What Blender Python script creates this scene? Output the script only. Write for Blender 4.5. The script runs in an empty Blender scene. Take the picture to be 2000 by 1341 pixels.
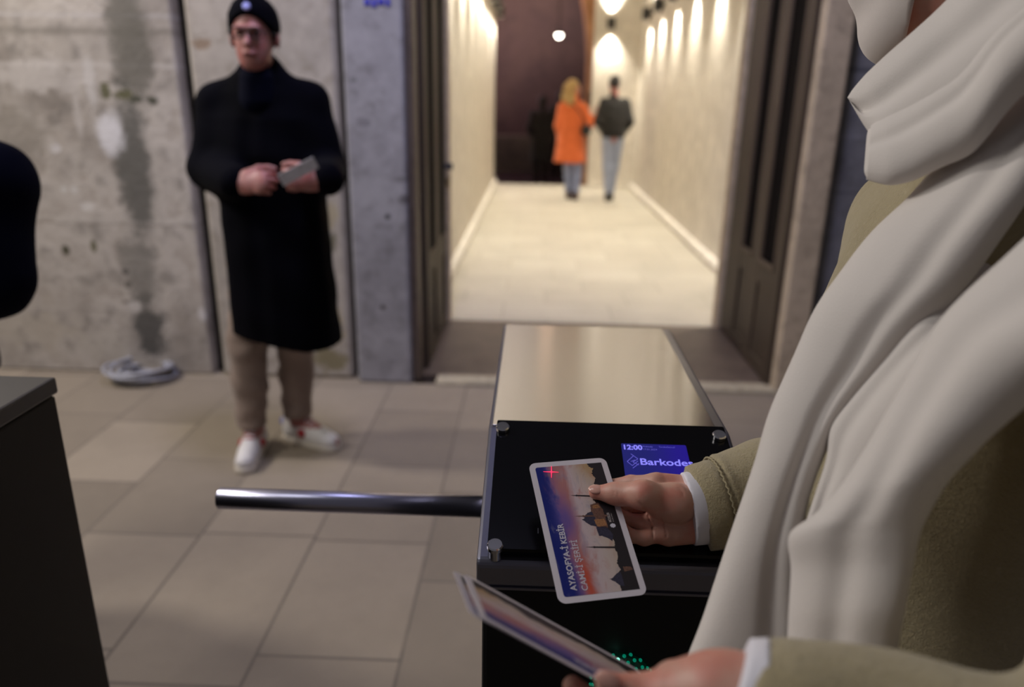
import bpy, bmesh, math, random
import numpy as np
from mathutils import Vector, Matrix
random.seed(7)
SC = bpy.context.scene
COL = SC.collection
# ------------------------------------------------------------------ camera
F, CX, CY, H = 1448.0, 1000.0, 670.5, 1.47
_y = np.array([48., 480., -F]); _y /= np.linalg.norm(_y)
_z = -np.array([-85., -4370., -F]); _z /= np.linalg.norm(_z)
_z -= _y * (_z @ _y); _z /= np.linalg.norm(_z)
_x = np.cross(_y, _z)
RC = np.array([_x, _y, _z]); O = np.array([0., 0., H])
def ray(px, py): return RC @ np.array([(px - CX) / F, -(py - CY) / F, -1.])
def D(px, py, d): return O + ray(px, py) * d
def Zp(px, py, h): r = ray(px, py); return O + r * (h - H) / r[2]
def Yp(px, py, Y): r = ray(px, py); return O + r * Y / r[1]
def Xp(px, py, X): r = ray(px, py); return O + r * X / r[0]
def prj(p): c = RC.T @ (np.array(p) - O); return (CX + F * c[0] / -c[2], CY - F * c[1] / -c[2])
cam = bpy.data.cameras.new('camera'); camo = bpy.data.objects.new('camera', cam); COL.objects.link(camo)
M = Matrix([list(RC[0]) + [0], list(RC[1]) + [0], list(RC[2]) + [H], [0, 0, 0, 1]])
camo.matrix_world = M
cam.sensor_width = 36; cam.lens = F / 2000 * 36; cam.clip_start = 0.02
cam.dof.use_dof = True; cam.dof.focus_distance = 0.86; cam.dof.aperture_fstop = 2.5
SC.camera = camo
# ------------------------------------------------------------------ world, lights, exposure
w = bpy.data.worlds.new('world'); SC.world = w; w.use_nodes = True
w.node_tree.nodes['Background'].inputs[0].default_value = (0.70, 0.66, 0.72, 1)
w.node_tree.nodes['Background'].inputs[1].default_value = 0.105
def area(name, loc, to, size, power, col, spread=180):
    l = bpy.data.lights.new(name, 'AREA'); l.size = size; l.energy = power; l.color = col; l.spread = math.radians(spread)
    o = bpy.data.objects.new(name, l); COL.objects.link(o); o.location = loc
    o.rotation_euler = (Vector(to) - Vector(loc)).to_track_quat('-Z', 'Y').to_euler(); return o
area('hall_lamp_or_fill', (-3.6, 2.7, 3.2), (-0.8, 2.7, 0.6), 0.35, 68, (1.0, .93, .86))
area('hall_lamp_or_fill', (-0.3, 2.2, 4.6), (-0.2, 3.9, 2.0), 0.7, 48, (.66, .66, 1.0), 110)
area('hall_lamp_or_fill', (-3.4, 0.9, 3.6), (-1.0, 2.0, 0.4), 1.0, 46, (1.0, .95, .89))
area('hall_lamp_or_fill', (-1.3, 0.9, 3.2), (0.35, 0.7, 1.2), 0.8, 6, (.97, .96, 1.0))  # unseen fill added to brighten the woman at the reader, no actual lamp
SC.view_settings.view_transform = 'Standard'; SC.view_settings.look = 'None'
SC.view_settings.gamma = 1; SC.view_settings.use_curve_mapping = False
SC.view_settings.exposure = 0.0
# ------------------------------------------------------------------ object helpers
def put(o, parent=None, label=None, cat=None, group=None, kind=None):
    if parent is not None: o.parent = parent
    if label: o['label'] = label
    if cat: o['category'] = cat
    if group: o['group'] = group
    if kind: o['kind'] = kind
    return o
def root(name, loc, label, cat, group=None):
    o = bpy.data.objects.new(name, None); COL.objects.link(o); o.location = loc; o.empty_display_size = .1
    return put(o, None, label, cat, group)
def mesh(name, V, Fc, m, parent=None, smooth=False, **k):
    """vertices in world coordinates; stored relative to the parent's base"""
    V = np.asarray(V, float)
    if parent is not None: V = V - wloc(parent)
    me = bpy.data.meshes.new(name); me.from_pydata(V.tolist(), [], [tuple(int(i) for i in f) for f in Fc]); me.validate()
    bm = bmesh.new(); bm.from_mesh(me); bmesh.ops.recalc_face_normals(bm, faces=bm.faces); bm.to_mesh(me); bm.free()
    if smooth: me.shade_smooth()
    me.materials.append(m)
    o = bpy.data.objects.new(name, me); COL.objects.link(o)
    return put(o, parent, **k)
def wloc(o):
    p = np.zeros(3)
    while o is not None: p = p + np.array(o.location); o = o.parent
    return p
class MB:
    def __init__(s): s.V = []; s.F = []
    def add(s, V, Fc):
        n = len(s.V); s.V += [tuple(v) for v in V]; s.F += [tuple(i + n for i in f) for f in Fc]; return s
    def box(s, lo, hi, bev=0, rot=None, c=None):
        bm = bmesh.new(); bmesh.ops.create_cube(bm, size=1)
        lo = np.array(lo, float); hi = np.array(hi, float)
        for v in bm.verts: v.co = Vector(lo + (np.array(v.co) + .5) * (hi - lo))
        if bev: bmesh.ops.bevel(bm, geom=bm.edges[:], offset=bev, segments=2, profile=.5, affect='EDGES')
        return s.bm(bm)
    def bm(s, bm):
        bm.verts.ensure_lookup_table(); bm.verts.index_update()
        s.add([tuple(v.co) for v in bm.verts], [[v.index for v in f.verts] for f in bm.faces]); bm.free(); return s
    def prism(s, poly, axis, a, b, bev=0):
        """poly: 2-D outline in the two other axes; extruded along axis from a to b"""
        bm = bmesh.new()
        def P(u, v, t): q = [0, 0, 0]; o2 = [i for i in range(3) if i != axis]; q[o2[0]] = u; q[o2[1]] = v; q[axis] = t; return q
        A = [bm.verts.new(P(u, v, a)) for u, v in poly]; B = [bm.verts.new(P(u, v, b)) for u, v in poly]
        bm.faces.new(A); bm.faces.new(B[::-1]); n = len(poly)
        for i in range(n): bm.faces.new((A[i], B[i], B[(i + 1) % n], A[(i + 1) % n]))
        bmesh.ops.recalc_face_normals(bm, faces=bm.faces)
        if bev: bmesh.ops.bevel(bm, geom=bm.edges[:], offset=bev, segments=2, profile=.5, affect='EDGES')
        return s.bm(bm)
    def lathe(s, a, b, prof, n=24):
        """prof: list of (t along a->b, radius)"""
        a = np.array(a, float); b = np.array(b, float); d = b - a; L = np.linalg.norm(d); d = d / L
        u = np.cross(d, [0, 0, 1] if abs(d[2]) < .9 else [1, 0, 0]); u /= np.linalg.norm(u); v = np.cross(d, u)
        V = []; Fc = []
        for t, r in prof:
            for k in range(n):
                an = 2 * math.pi * k / n; V.append(a + d * t * L + (u * math.cos(an) + v * math.sin(an)) * r)
        for i in range(len(prof) - 1):
            for k in range(n): Fc.append((i * n + k, i * n + (k + 1) % n, (i + 1) * n + (k + 1) % n, (i + 1) * n + k))
        Fc.append(tuple(range(n))); Fc.append(tuple((len(prof) - 1) * n + k for k in range(n)))
        return s.add(V, Fc)
    def cyl(s, a, b, r, n=24, bev=0):
        L = np.linalg.norm(np.array(b, float) - np.array(a, float)); e = bev / L if bev else 0
        pr = [(0, r), (1, r)] if not bev else [(0, r - bev), (e * .3, r - bev * .3), (e, r), (1 - e, r), (1 - e * .3, r - bev * .3), (1, r - bev)]
        return s.lathe(a, b, pr, n)
    def tube(s, pts, r, n=8):
        pts = np.array(pts, float); V = []; Fc = []
        for i, p in enumerate(pts):
            d = pts[min(i + 1, len(pts) - 1)] - pts[max(i - 1, 0)]; d /= np.linalg.norm(d) + 1e-9
            u = np.cross(d, [0.05, 0.1, 1]); u /= np.linalg.norm(u) + 1e-9; v = np.cross(d, u)
            rr = r[i] if hasattr(r, '__len__') else r
            for k in range(n): a = 2 * math.pi * k / n; V.append(p + (u * math.cos(a) + v * math.sin(a)) * rr)
        for i in range(len(pts) - 1):
            for k in range(n): Fc.append((i * n + k, i * n + (k + 1) % n, (i + 1) * n + (k + 1) % n, (i + 1) * n + k))
        Fc.append(tuple(range(n))); Fc.append(tuple((len(pts) - 1) * n + k for k in range(n)))
        return s.add(V, Fc)
    def build(s, name, m, parent=None, smooth=False, **k):
        o = mesh(name, s.V, s.F, m, parent, smooth, **k)
        return o
# ------------------------------------------------------------------ material helpers
class N:
    def __init__(s, name):
        s.m = bpy.data.materials.new(name); s.m.use_nodes = True; s.t = s.m.node_tree
        s.b = s.t.nodes['Principled BSDF']
    def n(s, typ, **k):
        x = s.t.nodes.new(typ)
        for a, v in k.items(): setattr(x, a, v)
        return x
    def l(s, a, b): s.t.links.new(a, b)
    def val(s, sock, v):
        if hasattr(v, 'is_linked') or isinstance(v, bpy.types.NodeSocket): s.l(v, sock)
        else: sock.default_value = v
    def math(s, op, a, b=0.0, c=0.0, clamp=False):
        x = s.n('ShaderNodeMath', operation=op, use_clamp=clamp)
        s.val(x.inputs[0], a); s.val(x.inputs[1], b); s.val(x.inputs[2], c); return x.outputs[0]
    def mix(s, f, a, b, mode='MIX'):
        x = s.n('ShaderNodeMix', data_type='RGBA', blend_type=mode); s.val(x.inputs[0], f)
        for i, v in ((6, a), (7, b)):
            if isinstance(v, tuple) and len(v) == 3: v = v + (1,)
            s.val(x.inputs[i], v)
        return x.outputs[2]
    def noise(s, scale, detail=5, rough=.55, vec=None, out=0, dist=0.0):
        x = s.n('ShaderNodeTexNoise'); x.inputs['Scale'].default_value = scale; x.inputs['Detail'].default_value = detail
        x.inputs['Roughness'].default_value = rough; x.inputs['Distortion'].default_value = dist
        if vec is not None: s.l(vec, x.inputs['Vector'])
        return x.outputs[out]
    def ramp(s, f, stops, interp='LINEAR'):
        x = s.n('ShaderNodeValToRGB'); s.val(x.inputs[0], f); e = x.color_ramp.elements; x.color_ramp.interpolation = interp
        for i, (p, c) in enumerate(stops):
            q = e[i] if i < 2 else e.new(p)
            q.position = p; q.color = (c if isinstance(c, tuple) else (c, c, c)) + (1,)
        return x.outputs[0]
    def rng(s, f, a, b, c=0.0, d=1.0):
        x = s.n('ShaderNodeMapRange'); s.val(x.inputs[0], f)
        for i, v in enumerate((a, b, c, d)): x.inputs[i + 1].default_value = v
        x.interpolation_type = 'SMOOTHSTEP'; return x.outputs[0]
    def pos(s): return s.n('ShaderNodeNewGeometry').outputs['Position']
    def obj(s): return s.n('ShaderNodeTexCoord').outputs['Object']
    def sep(s, v): x = s.n('ShaderNodeSeparateXYZ'); s.l(v, x.inputs[0]); return x.outputs
    def comb(s, a, b, c): x = s.n('ShaderNodeCombineXYZ'); s.val(x.inputs[0], a); s.val(x.inputs[1], b); s.val(x.inputs[2], c); return x.outputs[0]
    def scale(s, v, k):
        x = s.n('ShaderNodeMapping'); s.l(v, x.inputs[0]); x.inputs[3].default_value = k; return x.outputs[0]
    def bump(s, h, strength=.3, dist=.01):
        x = s.n('ShaderNodeBump'); x.inputs['Strength'].default_value = strength; x.inputs['Distance'].default_value = dist
        s.val(x.inputs['Height'], h); s.l(x.outputs[0], s.b.inputs['Normal'])
    def set(s, **k):
        for a, v in k.items():
            a = a.replace('_', ' ')
            if isinstance(v, tuple) and len(v) == 3 and s.b.inputs[a].type == 'RGBA': v = v + (1,)
            s.val(s.b.inputs[a], v)
        return s.m
def plain(name, col, rough=.6, metal=0., var=.12, sc=30, bump=0., emit=None, es=0., **k):
    a = N(name); nz = a.noise(sc, 4, vec=a.obj())
    c = a.mix(nz, tuple(x * (1 - var) for x in col), tuple(min(1, x * (1 + var)) for x in col))
    a.set(Base_Color=c, Roughness=rough, Metallic=metal, **k)
    if bump: a.bump(nz, bump, .003)
    if emit: a.set(Emission_Color=emit, Emission_Strength=es)
    return a.m
def cloth(name, col, rough=.9, var=.15, sc=14, weave=900, bump=.25, sheen=.25, big=0.):
    a = N(name); v = a.obj(); n1 = a.noise(sc, 4, vec=v); n2 = a.noise(weave, 2, vec=v)
    c = a.mix(n1, tuple(x * (1 - var) for x in col), tuple(min(1, x * (1 + var)) for x in col))
    a.set(Base_Color=c, Roughness=rough, Sheen_Weight=sheen, Sheen_Roughness=.5)
    a.bump(a.math('ADD', a.math('MULTIPLY', n1, 1.0 if big == 0 else big), a.math('MULTIPLY', n2, .5)), bump, .002)
    return a.m
def stone(name, c1, c2, dark, sc=1.6, feats=(), courses=(), rough=.8, bump=.5, pits=True):
    """aged stone / concrete; feats: world blobs (x, z, rx, rz, colour, strength, noisiness)"""
    a = N(name); p = a.pos()
    n1 = a.noise(sc, 8, .62, vec=p, dist=.3); n2 = a.noise(sc * 5.5, 6, .6, vec=p); n3 = a.noise(sc * 28, 4, .6, vec=p)
    c = a.mix(a.rng(n1, .38, .64), c1, c2)
    c = a.mix(a.math('MULTIPLY', a.rng(n2, .50, .72), .55), c, dark)
    c = a.mix(a.math('MULTIPLY', a.rng(n2, .48, .34), .7), c, tuple(min(1, x * 1.35) for x in c2))
    if pits: c = a.mix(a.math('MULTIPLY', a.rng(n3, .62, .74), .35), c, tuple(x * .45 for x in dark))
    s = a.sep(p)
    for (z0, wd, col, st) in courses:
        zz = a.math('ADD', s[2], a.math('MULTIPLY', a.math('SUBTRACT', n2, .5), .03))
        f = a.rng(a.math('ABSOLUTE', a.math('SUBTRACT', zz, z0)), wd, 0.0)
        c = a.mix(a.math('MULTIPLY', f, st), c, col)
    for (x0, z0, rx, rz, col, st, nn) in feats:
        dx = a.math('DIVIDE', a.math('SUBTRACT', s[0], x0), rx); dz = a.math('DIVIDE', a.math('SUBTRACT', s[2], z0), rz)
        r = a.math('SQRT', a.math('ADD', a.math('MULTIPLY', dx, dx), a.math('MULTIPLY', dz, dz)))
        r = a.math('ADD', r, a.math('MULTIPLY', a.math('SUBTRACT', n2, .5), nn * 1.7)); r = a.math('ADD', r, a.math('MULTIPLY', a.math('SUBTRACT', n3, .5), nn * .6))
        c = a.mix(a.math('MULTIPLY', a.rng(r, 1.15, .55), st), c, col)
    a.set(Base_Color=c, Roughness=rough)
    a.bump(a.math('ADD', a.math('MULTIPLY', n1, .6), a.math('ADD', a.math('MULTIPLY', n2, .5), a.math('MULTIPLY', n3, .25))), bump, .02)
    return a.m
def paving(name, c1, c2, mort, bw, rh, off, ox, oy, swap=True, rough=.6, st=.9, spec=.35):
    a = N(name); s = a.sep(a.pos())
    u = a.math('ADD', s[1] if swap else s[0], oy); v = a.math('ADD', s[0] if swap else s[1], ox)
    b = a.n('ShaderNodeTexBrick'); a.l(a.comb(u, v, 0.0), b.inputs['Vector'])
    b.offset = off; b.offset_frequency = 2; b.squash = 1.25; b.squash_frequency = 3
    b.inputs['Color1'].default_value = c1 + (1,); b.inputs['Color2'].default_value = c2 + (1,); b.inputs['Mortar'].default_value = mort + (1,)
    b.inputs['Scale'].default_value = 1; b.inputs['Mortar Size'].default_value = .0055; b.inputs['Mortar Smooth'].default_value = .3
    b.inputs['Brick Width'].default_value = bw; b.inputs['Row Height'].default_value = rh; b.inputs['Bias'].default_value = 0
    p = a.pos(); n1 = a.noise(2.2, 6, .6, vec=p); n2 = a.noise(14, 5, .6, vec=p)
    c = a.mix(a.math('MULTIPLY', a.rng(n1, .4, .7), .35), b.outputs[0], tuple(x * .62 for x in c1))
    c = a.mix(a.math('MULTIPLY', a.rng(n2, .45, .75), .3), c, tuple(min(1, x * 1.35) for x in c2))
    a.set(Base_Color=c, Roughness=a.rng(n2, .2, .8, rough - .1, rough + .15), Specular_IOR_Level=spec)
    a.bump(a.math('ADD', a.math('MULTIPLY', b.outputs['Fac'], -.8), a.math('MULTIPLY', n2, .25)), .35, .006)
    return a.m
def wood(name, col, rough=.6):
    a = N(name); v = a.scale(a.pos(), (9, 9, .7)); n1 = a.noise(3, 6, .6, vec=v, dist=.6)
    c = a.mix(n1, tuple(x * .6 for x in col), tuple(x * 1.35 for x in col)); a.set(Base_Color=c, Roughness=rough, Specular_IOR_Level=.25); a.bump(n1, .15, .004); return a.m
def brushed(name, col, rough=.28):
    a = N(name); v = a.scale(a.pos(), (60, 1500, 60)); n1 = a.noise(1, 3, .6, vec=v); n2 = a.noise(3.5, 3, .5, vec=a.pos())
    a.set(Base_Color=col, Metallic=1., Anisotropic=1.0, Roughness=rough)
    a.l(a.comb(0.0, 1.0, 0.0), a.b.inputs['Tangent'])
    return a.m
def skin(name, col):
    a = N(name); v = a.obj(); n1 = a.noise(38, 5, vec=v); n2 = a.noise(420, 3, vec=v)
    c = a.mix(a.rng(n1, .35, .7), col, (min(1, col[0] * 1.02), col[1] * .72, col[2] * .70))
    a.set(Base_Color=c, Roughness=.48, Subsurface_Weight=.12, Subsurface_Radius=(.012, .004, .002), Subsurface_Scale=.6)
    a.bump(n2, .12, .001); return a.m
# ------------------------------------------------------------------ signed-distance modelling (one continuous skin per mesh)
A3 = lambda p: np.asarray(p, float)
def unit(v): v = A3(v); return v / (np.linalg.norm(v) + 1e-12)
def cone(a, b, ra, rb, flat=None, fs=1.):
    a = A3(a); b = A3(b); ab = b - a; L2 = ab @ ab + 1e-12
    if flat is not None: fl = unit(flat)
    def f(P):
        Q = P - a
        if flat is not None: Q = Q + (1 / fs - 1) * (Q @ fl)[:, None] * fl
        t = np.clip(Q @ ab / L2, 0, 1); d = np.linalg.norm(Q - t[:, None] * ab, axis=1) - (ra + (rb - ra) * t)
        return d * (fs if flat is not None else 1)
    return f
def ell(c, r, ax=None):
    c = A3(c); r = A3(r); R = np.eye(3) if ax is None else np.array([unit(v) for v in ax])
    def f(P):
        Q = (P - c) @ R.T; k0 = np.linalg.norm(Q / r, axis=1); k1 = np.linalg.norm(Q / (r * r), axis=1) + 1e-9
        return k0 * (k0 - 1) / k1
    return f
def loft(rows, p=2.0, fold=None):
    """rows: (z, cx, cy, rx, ry) from low to high"""
    R = np.array(rows, float)
    def f(P):
        z = P[:, 2]; g = [np.interp(z, R[:, 0], R[:, i]) for i in range(1, 5)]
        x = (P[:, 0] - g[0]); y = (P[:, 1] - g[1]); k = 1.
        if fold is not None: k = 1 + fold(np.arctan2(y, x), z)
        q = (np.abs(x / (g[2] * k)) ** p + np.abs(y / (g[3] * k)) ** p) ** (1 / p)
        d = (q - 1) * np.minimum(g[2], g[3])
        return np.maximum(d, np.maximum(R[0, 0] - z, z - R[-1, 0]))
    return f
def smin(a, b, k):
    if k <= 0: return np.minimum(a, b)
    h = np.clip(.5 + .5 * (b - a) / k, 0, 1); return b + (a - b) * h - k * h * (1 - h)
def union(fs, k=.02):
    def f(P):
        d = fs[0](P)
        for g in fs[1:]: d = smin(d, g(P), k)
        return d
    return f
def sub(f, g, k=.004):
    return lambda P: -smin(-f(P), g(P), k)
def inter(f, g): return lambda P: np.maximum(f(P), g(P))
def half(p, n): p = A3(p); n = unit(n); return lambda P: (P - p) @ n      # keeps the side opposite n
def grow(f, r): return lambda P: f(P) - r
def nets(f, lo, hi, h):
    lo = A3(lo); hi = A3(hi); n = np.maximum(((hi - lo) / h).astype(int) + 2, 8); n = ((n + 3) // 4) * 4 + 1
    cs = [np.arange(0, n[i], 4) for i in range(3)]
    G = np.stack(np.meshgrid(*[lo[i] + cs[i] * h for i in range(3)], indexing='ij'), -1).reshape(-1, 3)
    C = f(G).reshape([len(c) for c in cs])
    Fv = np.repeat(np.repeat(np.repeat(np.where(C > 0, 1., -1.), 4, 0), 4, 1), 4, 2)[2:, 2:, 2:][:n[0], :n[1], :n[2]]
    V = np.ones(n); V[:Fv.shape[0], :Fv.shape[1], :Fv.shape[2]] = Fv
    near = np.abs(C) < 4 * h * 1.9; m = near.copy()
    for ax in range(3):
        m |= np.roll(m, 1, ax) | np.roll(m, -1, ax)
    mm = np.zeros(n, bool); rep = np.repeat(np.repeat(np.repeat(m, 4, 0), 4, 1), 4, 2)[2:, 2:, 2:]
    mm[:rep.shape[0], :rep.shape[1], :rep.shape[2]] = rep[:n[0], :n[1], :n[2]]
    I = np.argwhere(mm); vals = np.empty(len(I))
    for s in range(0, len(I), 400000): vals[s:s + 400000] = f(lo + I[s:s + 400000] * h)
    V[mm] = vals
    V[0] = V[-1] = 1; V[:, 0] = V[:, -1] = 1; V[:, :, 0] = V[:, :, -1] = 1
    ins = V < 0; S = np.zeros([n[0] - 1, n[1] - 1, n[2] - 1, 3]); Ct = np.zeros([n[0] - 1, n[1] - 1, n[2] - 1])
    quads = []
    for ax in range(3):
        sl0 = [slice(None)] * 3; sl1 = [slice(None)] * 3; sl0[ax] = slice(0, -1); sl1[ax] = slice(1, None)
        a = V[tuple(sl0)]; b = V[tuple(sl1)]; cr = (a < 0) != (b < 0); E = np.argwhere(cr)
        av = a[cr]; bv = b[cr]; t = av / (av - bv); pt = E.astype(float); pt[:, ax] += t
        o1, o2 = [i for i in range(3) if i != ax]
        cells = []
        for d1, d2 in ((0, 0), (-1, 0), (-1, -1), (0, -1)):
            c = E.copy(); c[:, o1] += d1; c[:, o2] += d2
            np.add.at(S, tuple(c.T), pt); np.add.at(Ct, tuple(c.T), 1); cells.append(c)
        quads.append((cells, av < 0))
    idx = -np.ones(Ct.shape, int); act = Ct > 0; idx[act] = np.arange(act.sum())
    P = lo + S[act] / Ct[act][:, None] * h
    Fs = []
    for cells, neg in quads:
        q = np.stack([idx[tuple(c.T)] for c in cells], 1); Fs.append(q)
    Fs = np.concatenate(Fs)
    e = h * .25
    for _ in range(2):
        g = np.stack([f(P + np.eye(3)[i] * e) - f(P - np.eye(3)[i] * e) for i in range(3)], 1) / (2 * e)
        v = f(P); P = P - np.clip(v, -h, h)[:, None] * g / (np.sum(g * g, 1)[:, None] + .05)
    return P, Fs
def sdf(name, f, lo, hi, h, m, parent=None, **k):
    V, Fs = nets(f, lo, hi, h)
    return mesh(name, V, Fs, m, parent, True, **k)
def bounds(pts, r): P = np.array([A3(p) for p in pts]); return P.min(0) - r, P.max(0) + r

# ------------------------------------------------------------------ materials
def fx(px, py, r1, r2, col, st, nn, Y=3.74):
    p = Yp(px, py, Y); k = Y / 1448. * 1.0
    return (p[0], p[2], r1 * k, r2 * k, col, st, nn)
MOSS = (.09, .085, .035)
M_wall = stone('aged_wall_stone', (.45, .405, .355), (.245, .212, .178), (.11, .096, .08), 1.5, feats=(
    fx(255, 90, 45, 120, (.10, .092, .07), .8, 1.0), fx(262, 330, 40, 160, (.08, .076, .064), .88, .9), fx(290, 640, 42, 70, (.06, .056, .05), .92, 1.3),
    fx(275, 530, 40, 90, (.14, .13, .11), .7, 1.2), fx(70, 150, 90, 40, (.50, .46, .42), .6, 1.6), fx(30, 260, 60, 60, (.20, .175, .14), .6, 1.4),
    fx(216, 255, 30, 44, (.62, .60, .60), .95, .9), fx(178, 170, 12, 55, (.5, .47, .44), .7, 1.6), fx(152, 225, 8, 50, (.46, .42, .38), .7, .9),
    fx(205, 180, 14, 18, MOSS, .95, 1.6), fx(240, 186, 26, 12, MOSS, .95, 2.0), fx(298, 196, 14, 10, (.05, .05, .03), .95, 1.4), fx(268, 194, 16, 9, (.05, .05, .03), .95, 1.4),
    fx(129, 488, 9, 11, (.05, .045, .02), .98, .6), fx(183, 480, 7, 16, MOSS, .9, .8), fx(245, 530, 9, 8, (.08, .07, .06), .9, .6), fx(250, 556, 9, 9, (.1, .09, .07), .85, .6),
    fx(265, 600, 16, 14, (.52, .48, .44), .8, 1.3), fx(172, 404, 16, 9, (.55, .52, .48), .8, 1.0), fx(107, 290, 12, 10, (.55, .52, .5), .8, 1.0), fx(125, 370, 8, 8, (.52, .5, .46), .8, 1.), fx(145, 370, 8, 8, (.52, .5, .46), .8, 1.),
    fx(395, 615, 10, 18, (.55, .52, .5), .9, 1.), fx(60, 640, 110, 50, (.42, .37, .30), .6, 2.2), fx(200, 670, 60, 30, (.44, .40, .34), .5, 2.4)),
    courses=((Yp(200, 127, 3.74)[2], .02, (.48, .44, .40), .6), (Yp(200, 62, 3.74)[2], .03, (.17, .15, .12), .6), (Yp(200, 427, 3.74)[2], .016, (.46, .42, .37), .7), (Yp(200, 437, 3.74)[2] - .0, .007, (.12, .1, .08), .4), (Yp(200, 30, 3.74)[2], .02, (.45, .42, .4), .5)), bump=.7)
M_panel = stone('pale_panel_stone', (.40, .355, .30), (.32, .285, .24), (.20, .17, .12), 2.4, feats=(
    fx(395, 84, 22, 10, (.20, .12, .06), .7, 1.5), fx(650, 470, 10, 18, MOSS, .7, 1.4), fx(640, 700, 40, 30, (.16, .13, .05), .8, 1.4), fx(655, 640, 20, 50, (.34, .27, .13), .6, 1.3), fx(640, 420, 20, 30, (.33, .27, .14), .6, 1.3)), bump=.35)
M_pilaster = stone('grey_pilaster_stone', (.30, .29, .30), (.23, .22, .23), (.12, .11, .11), 2.2, feats=(
    fx(757, 423, 6, 6, (.03, .03, .03), .95, .4, 3.69), fx(748, 600, 6, 6, (.05, .04, .04), .9, .5, 3.69), fx(790, 390, 16, 10, (.08, .07, .07), .8, 1.3, 3.69), fx(710, 240, 16, 12, (.12, .11, .12), .6, 1.3, 3.69), fx(690, 156, 8, 6, (.1, .1, .1), .7, .8, 3.69), fx(785, 350, 20, 6, (.1, .09, .09), .6, 1.3, 3.69)), bump=.3)
M_frame = stone('warm_frame_stone', (.50, .40, .28), (.40, .32, .22), (.24, .19, .13), 3., bump=.3)
M_rwall = stone('dark_grey_wall_stone', (.20, .195, .20), (.15, .145, .15), (.075, .07, .07), 1.9, courses=((1.62, .02, (.07, .07, .08), .8), (1.32, .015, (.25, .24, .25), .6), (1.05, .012, (.08, .08, .085), .7), (.45, .02, (.07, .065, .065), .5)), bump=.8)
M_cream = stone('cream_plaster', (.68, .64, .57), (.64, .60, .53), (.54, .50, .43), 1.1, bump=.08, pits=False, rough=.75)
M_floor = paving('grey_beige_paving', (.33, .275, .205), (.215, .178, .132), (.165, .138, .108), .56, .40, .37, 1.13, -1.085)
M_cfloor = paving('cream_corridor_paving', (.50, .465, .385), (.43, .395, .325), (.33, .30, .24), .62, .40, .5, 1.0, .2, swap=False, st=.5)
M_thresh = stone('brown_threshold_stone', (.115, .085, .065), (.085, .062, .048), (.05, .037, .03), 5., bump=.2, rough=.5)
M_lip = stone('yellow_lip_stone', (.46, .40, .28), (.38, .33, .23), (.25, .21, .14), 5., bump=.2)
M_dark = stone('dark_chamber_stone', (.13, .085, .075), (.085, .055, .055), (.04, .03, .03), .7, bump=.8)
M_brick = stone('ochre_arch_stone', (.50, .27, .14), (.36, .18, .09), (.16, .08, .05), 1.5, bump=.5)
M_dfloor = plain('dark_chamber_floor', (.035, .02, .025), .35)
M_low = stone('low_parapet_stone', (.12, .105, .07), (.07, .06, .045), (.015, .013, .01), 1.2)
M_gap = plain('dark_joint', (.02, .018, .015), .9)
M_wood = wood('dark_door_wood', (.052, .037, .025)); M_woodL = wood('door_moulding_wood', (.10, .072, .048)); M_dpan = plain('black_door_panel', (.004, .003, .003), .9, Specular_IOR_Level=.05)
M_steel = brushed('brushed_steel', (.45, .445, .475), .16); M_steelD = plain('grey_steel_edge', (.19, .19, .235), .34, .9, .03)
M_body = plain('dark_cabinet_coating', (.012, .012, .013), .5, 0., .05, Specular_IOR_Level=.2); M_bodyL = plain('brown_grey_cabinet_coating', (.026, .023, .019), .5, 0., .05, Specular_IOR_Level=.2)
M_lidL = plain('dull_steel_lid', (.11, .107, .105), .42, .8, .04)
M_glassb = plain('black_reader_glass', (.002, .002, .003), .16, 0., .02, Specular_IOR_Level=.25); M_chrome = plain('polished_chrome', (.78, .78, .82), .09, 1., .01)
M_bar = plain('polished_arm_steel', (.42, .42, .54), .30, 1., .02)
M_screen = None
a = N('blue_display'); s_ = a.sep(a.obj()); M_screen = a.set(Base_Color=(.01, .01, .03), Roughness=.25, Emission_Color=a.mix(a.rng(s_[0], -.02, .04), (.010, .012, .16), (.014, .004, .27)), Emission_Strength=.8)
M_glow = plain('display_lettering', (.1, .1, .2), .4, emit=(.24, .22, 1.0, 1), es=.95); M_glow2 = plain('display_dim_lettering', (.1, .1, .2), .4, emit=(.12, .10, .75, 1), es=.6)
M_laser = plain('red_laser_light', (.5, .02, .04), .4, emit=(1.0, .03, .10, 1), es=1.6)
M_gem = plain('green_lens', (.0, .07, .045), .12, 0., .02, emit=(.0, .25, .13, 1), es=.01); M_gemb = plain('green_lens_bead', (.0, .22, .13), .08, emit=(.0, .45, .27, 1), es=.30); M_gemh = plain('lit_green_lens_bead', (.2, .9, .7), .08, emit=(.25, 1.0, .72, 1), es=2.6)
M_paper = plain('white_card', (.68, .64, .71), .5, 0., .02)
M_black = plain('black_wool', (.0009, .0009, .003), .95, var=.1, Specular_IOR_Level=.08); M_navy = plain('navy_coat_cloth', (.0016, .0022, .010), .9, var=.1, Specular_IOR_Level=.08)
M_trous = cloth('brown_trousers', (.26, .19, .155), .85); M_shoe = plain('white_leather', (.72, .69, .66), .5, var=.06); M_sole = plain('pale_rubber_sole', (.62, .56, .47), .6); M_red = plain('red_patch', (.38, .015, .02), .5); M_bluep = plain('blue_heel_patch', (.12, .14, .45), .5)
M_skin = skin('warm_skin', (.55, .31, .24)); M_skin2 = skin('man_skin', (.40, .19, .17)); M_nail = plain('glossy_nail', (.62, .34, .28), .12, 0., .03)
M_hairb = cloth('blond_hair', (.42, .27, .10), .7, .4, 30); M_haird = cloth('dark_hair', (.015, .012, .010), .7); M_lips = plain('lip_skin', (.36, .13, .13), .5); M_eye = plain('dark_eye', (.03, .02, .02), .2)
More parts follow.
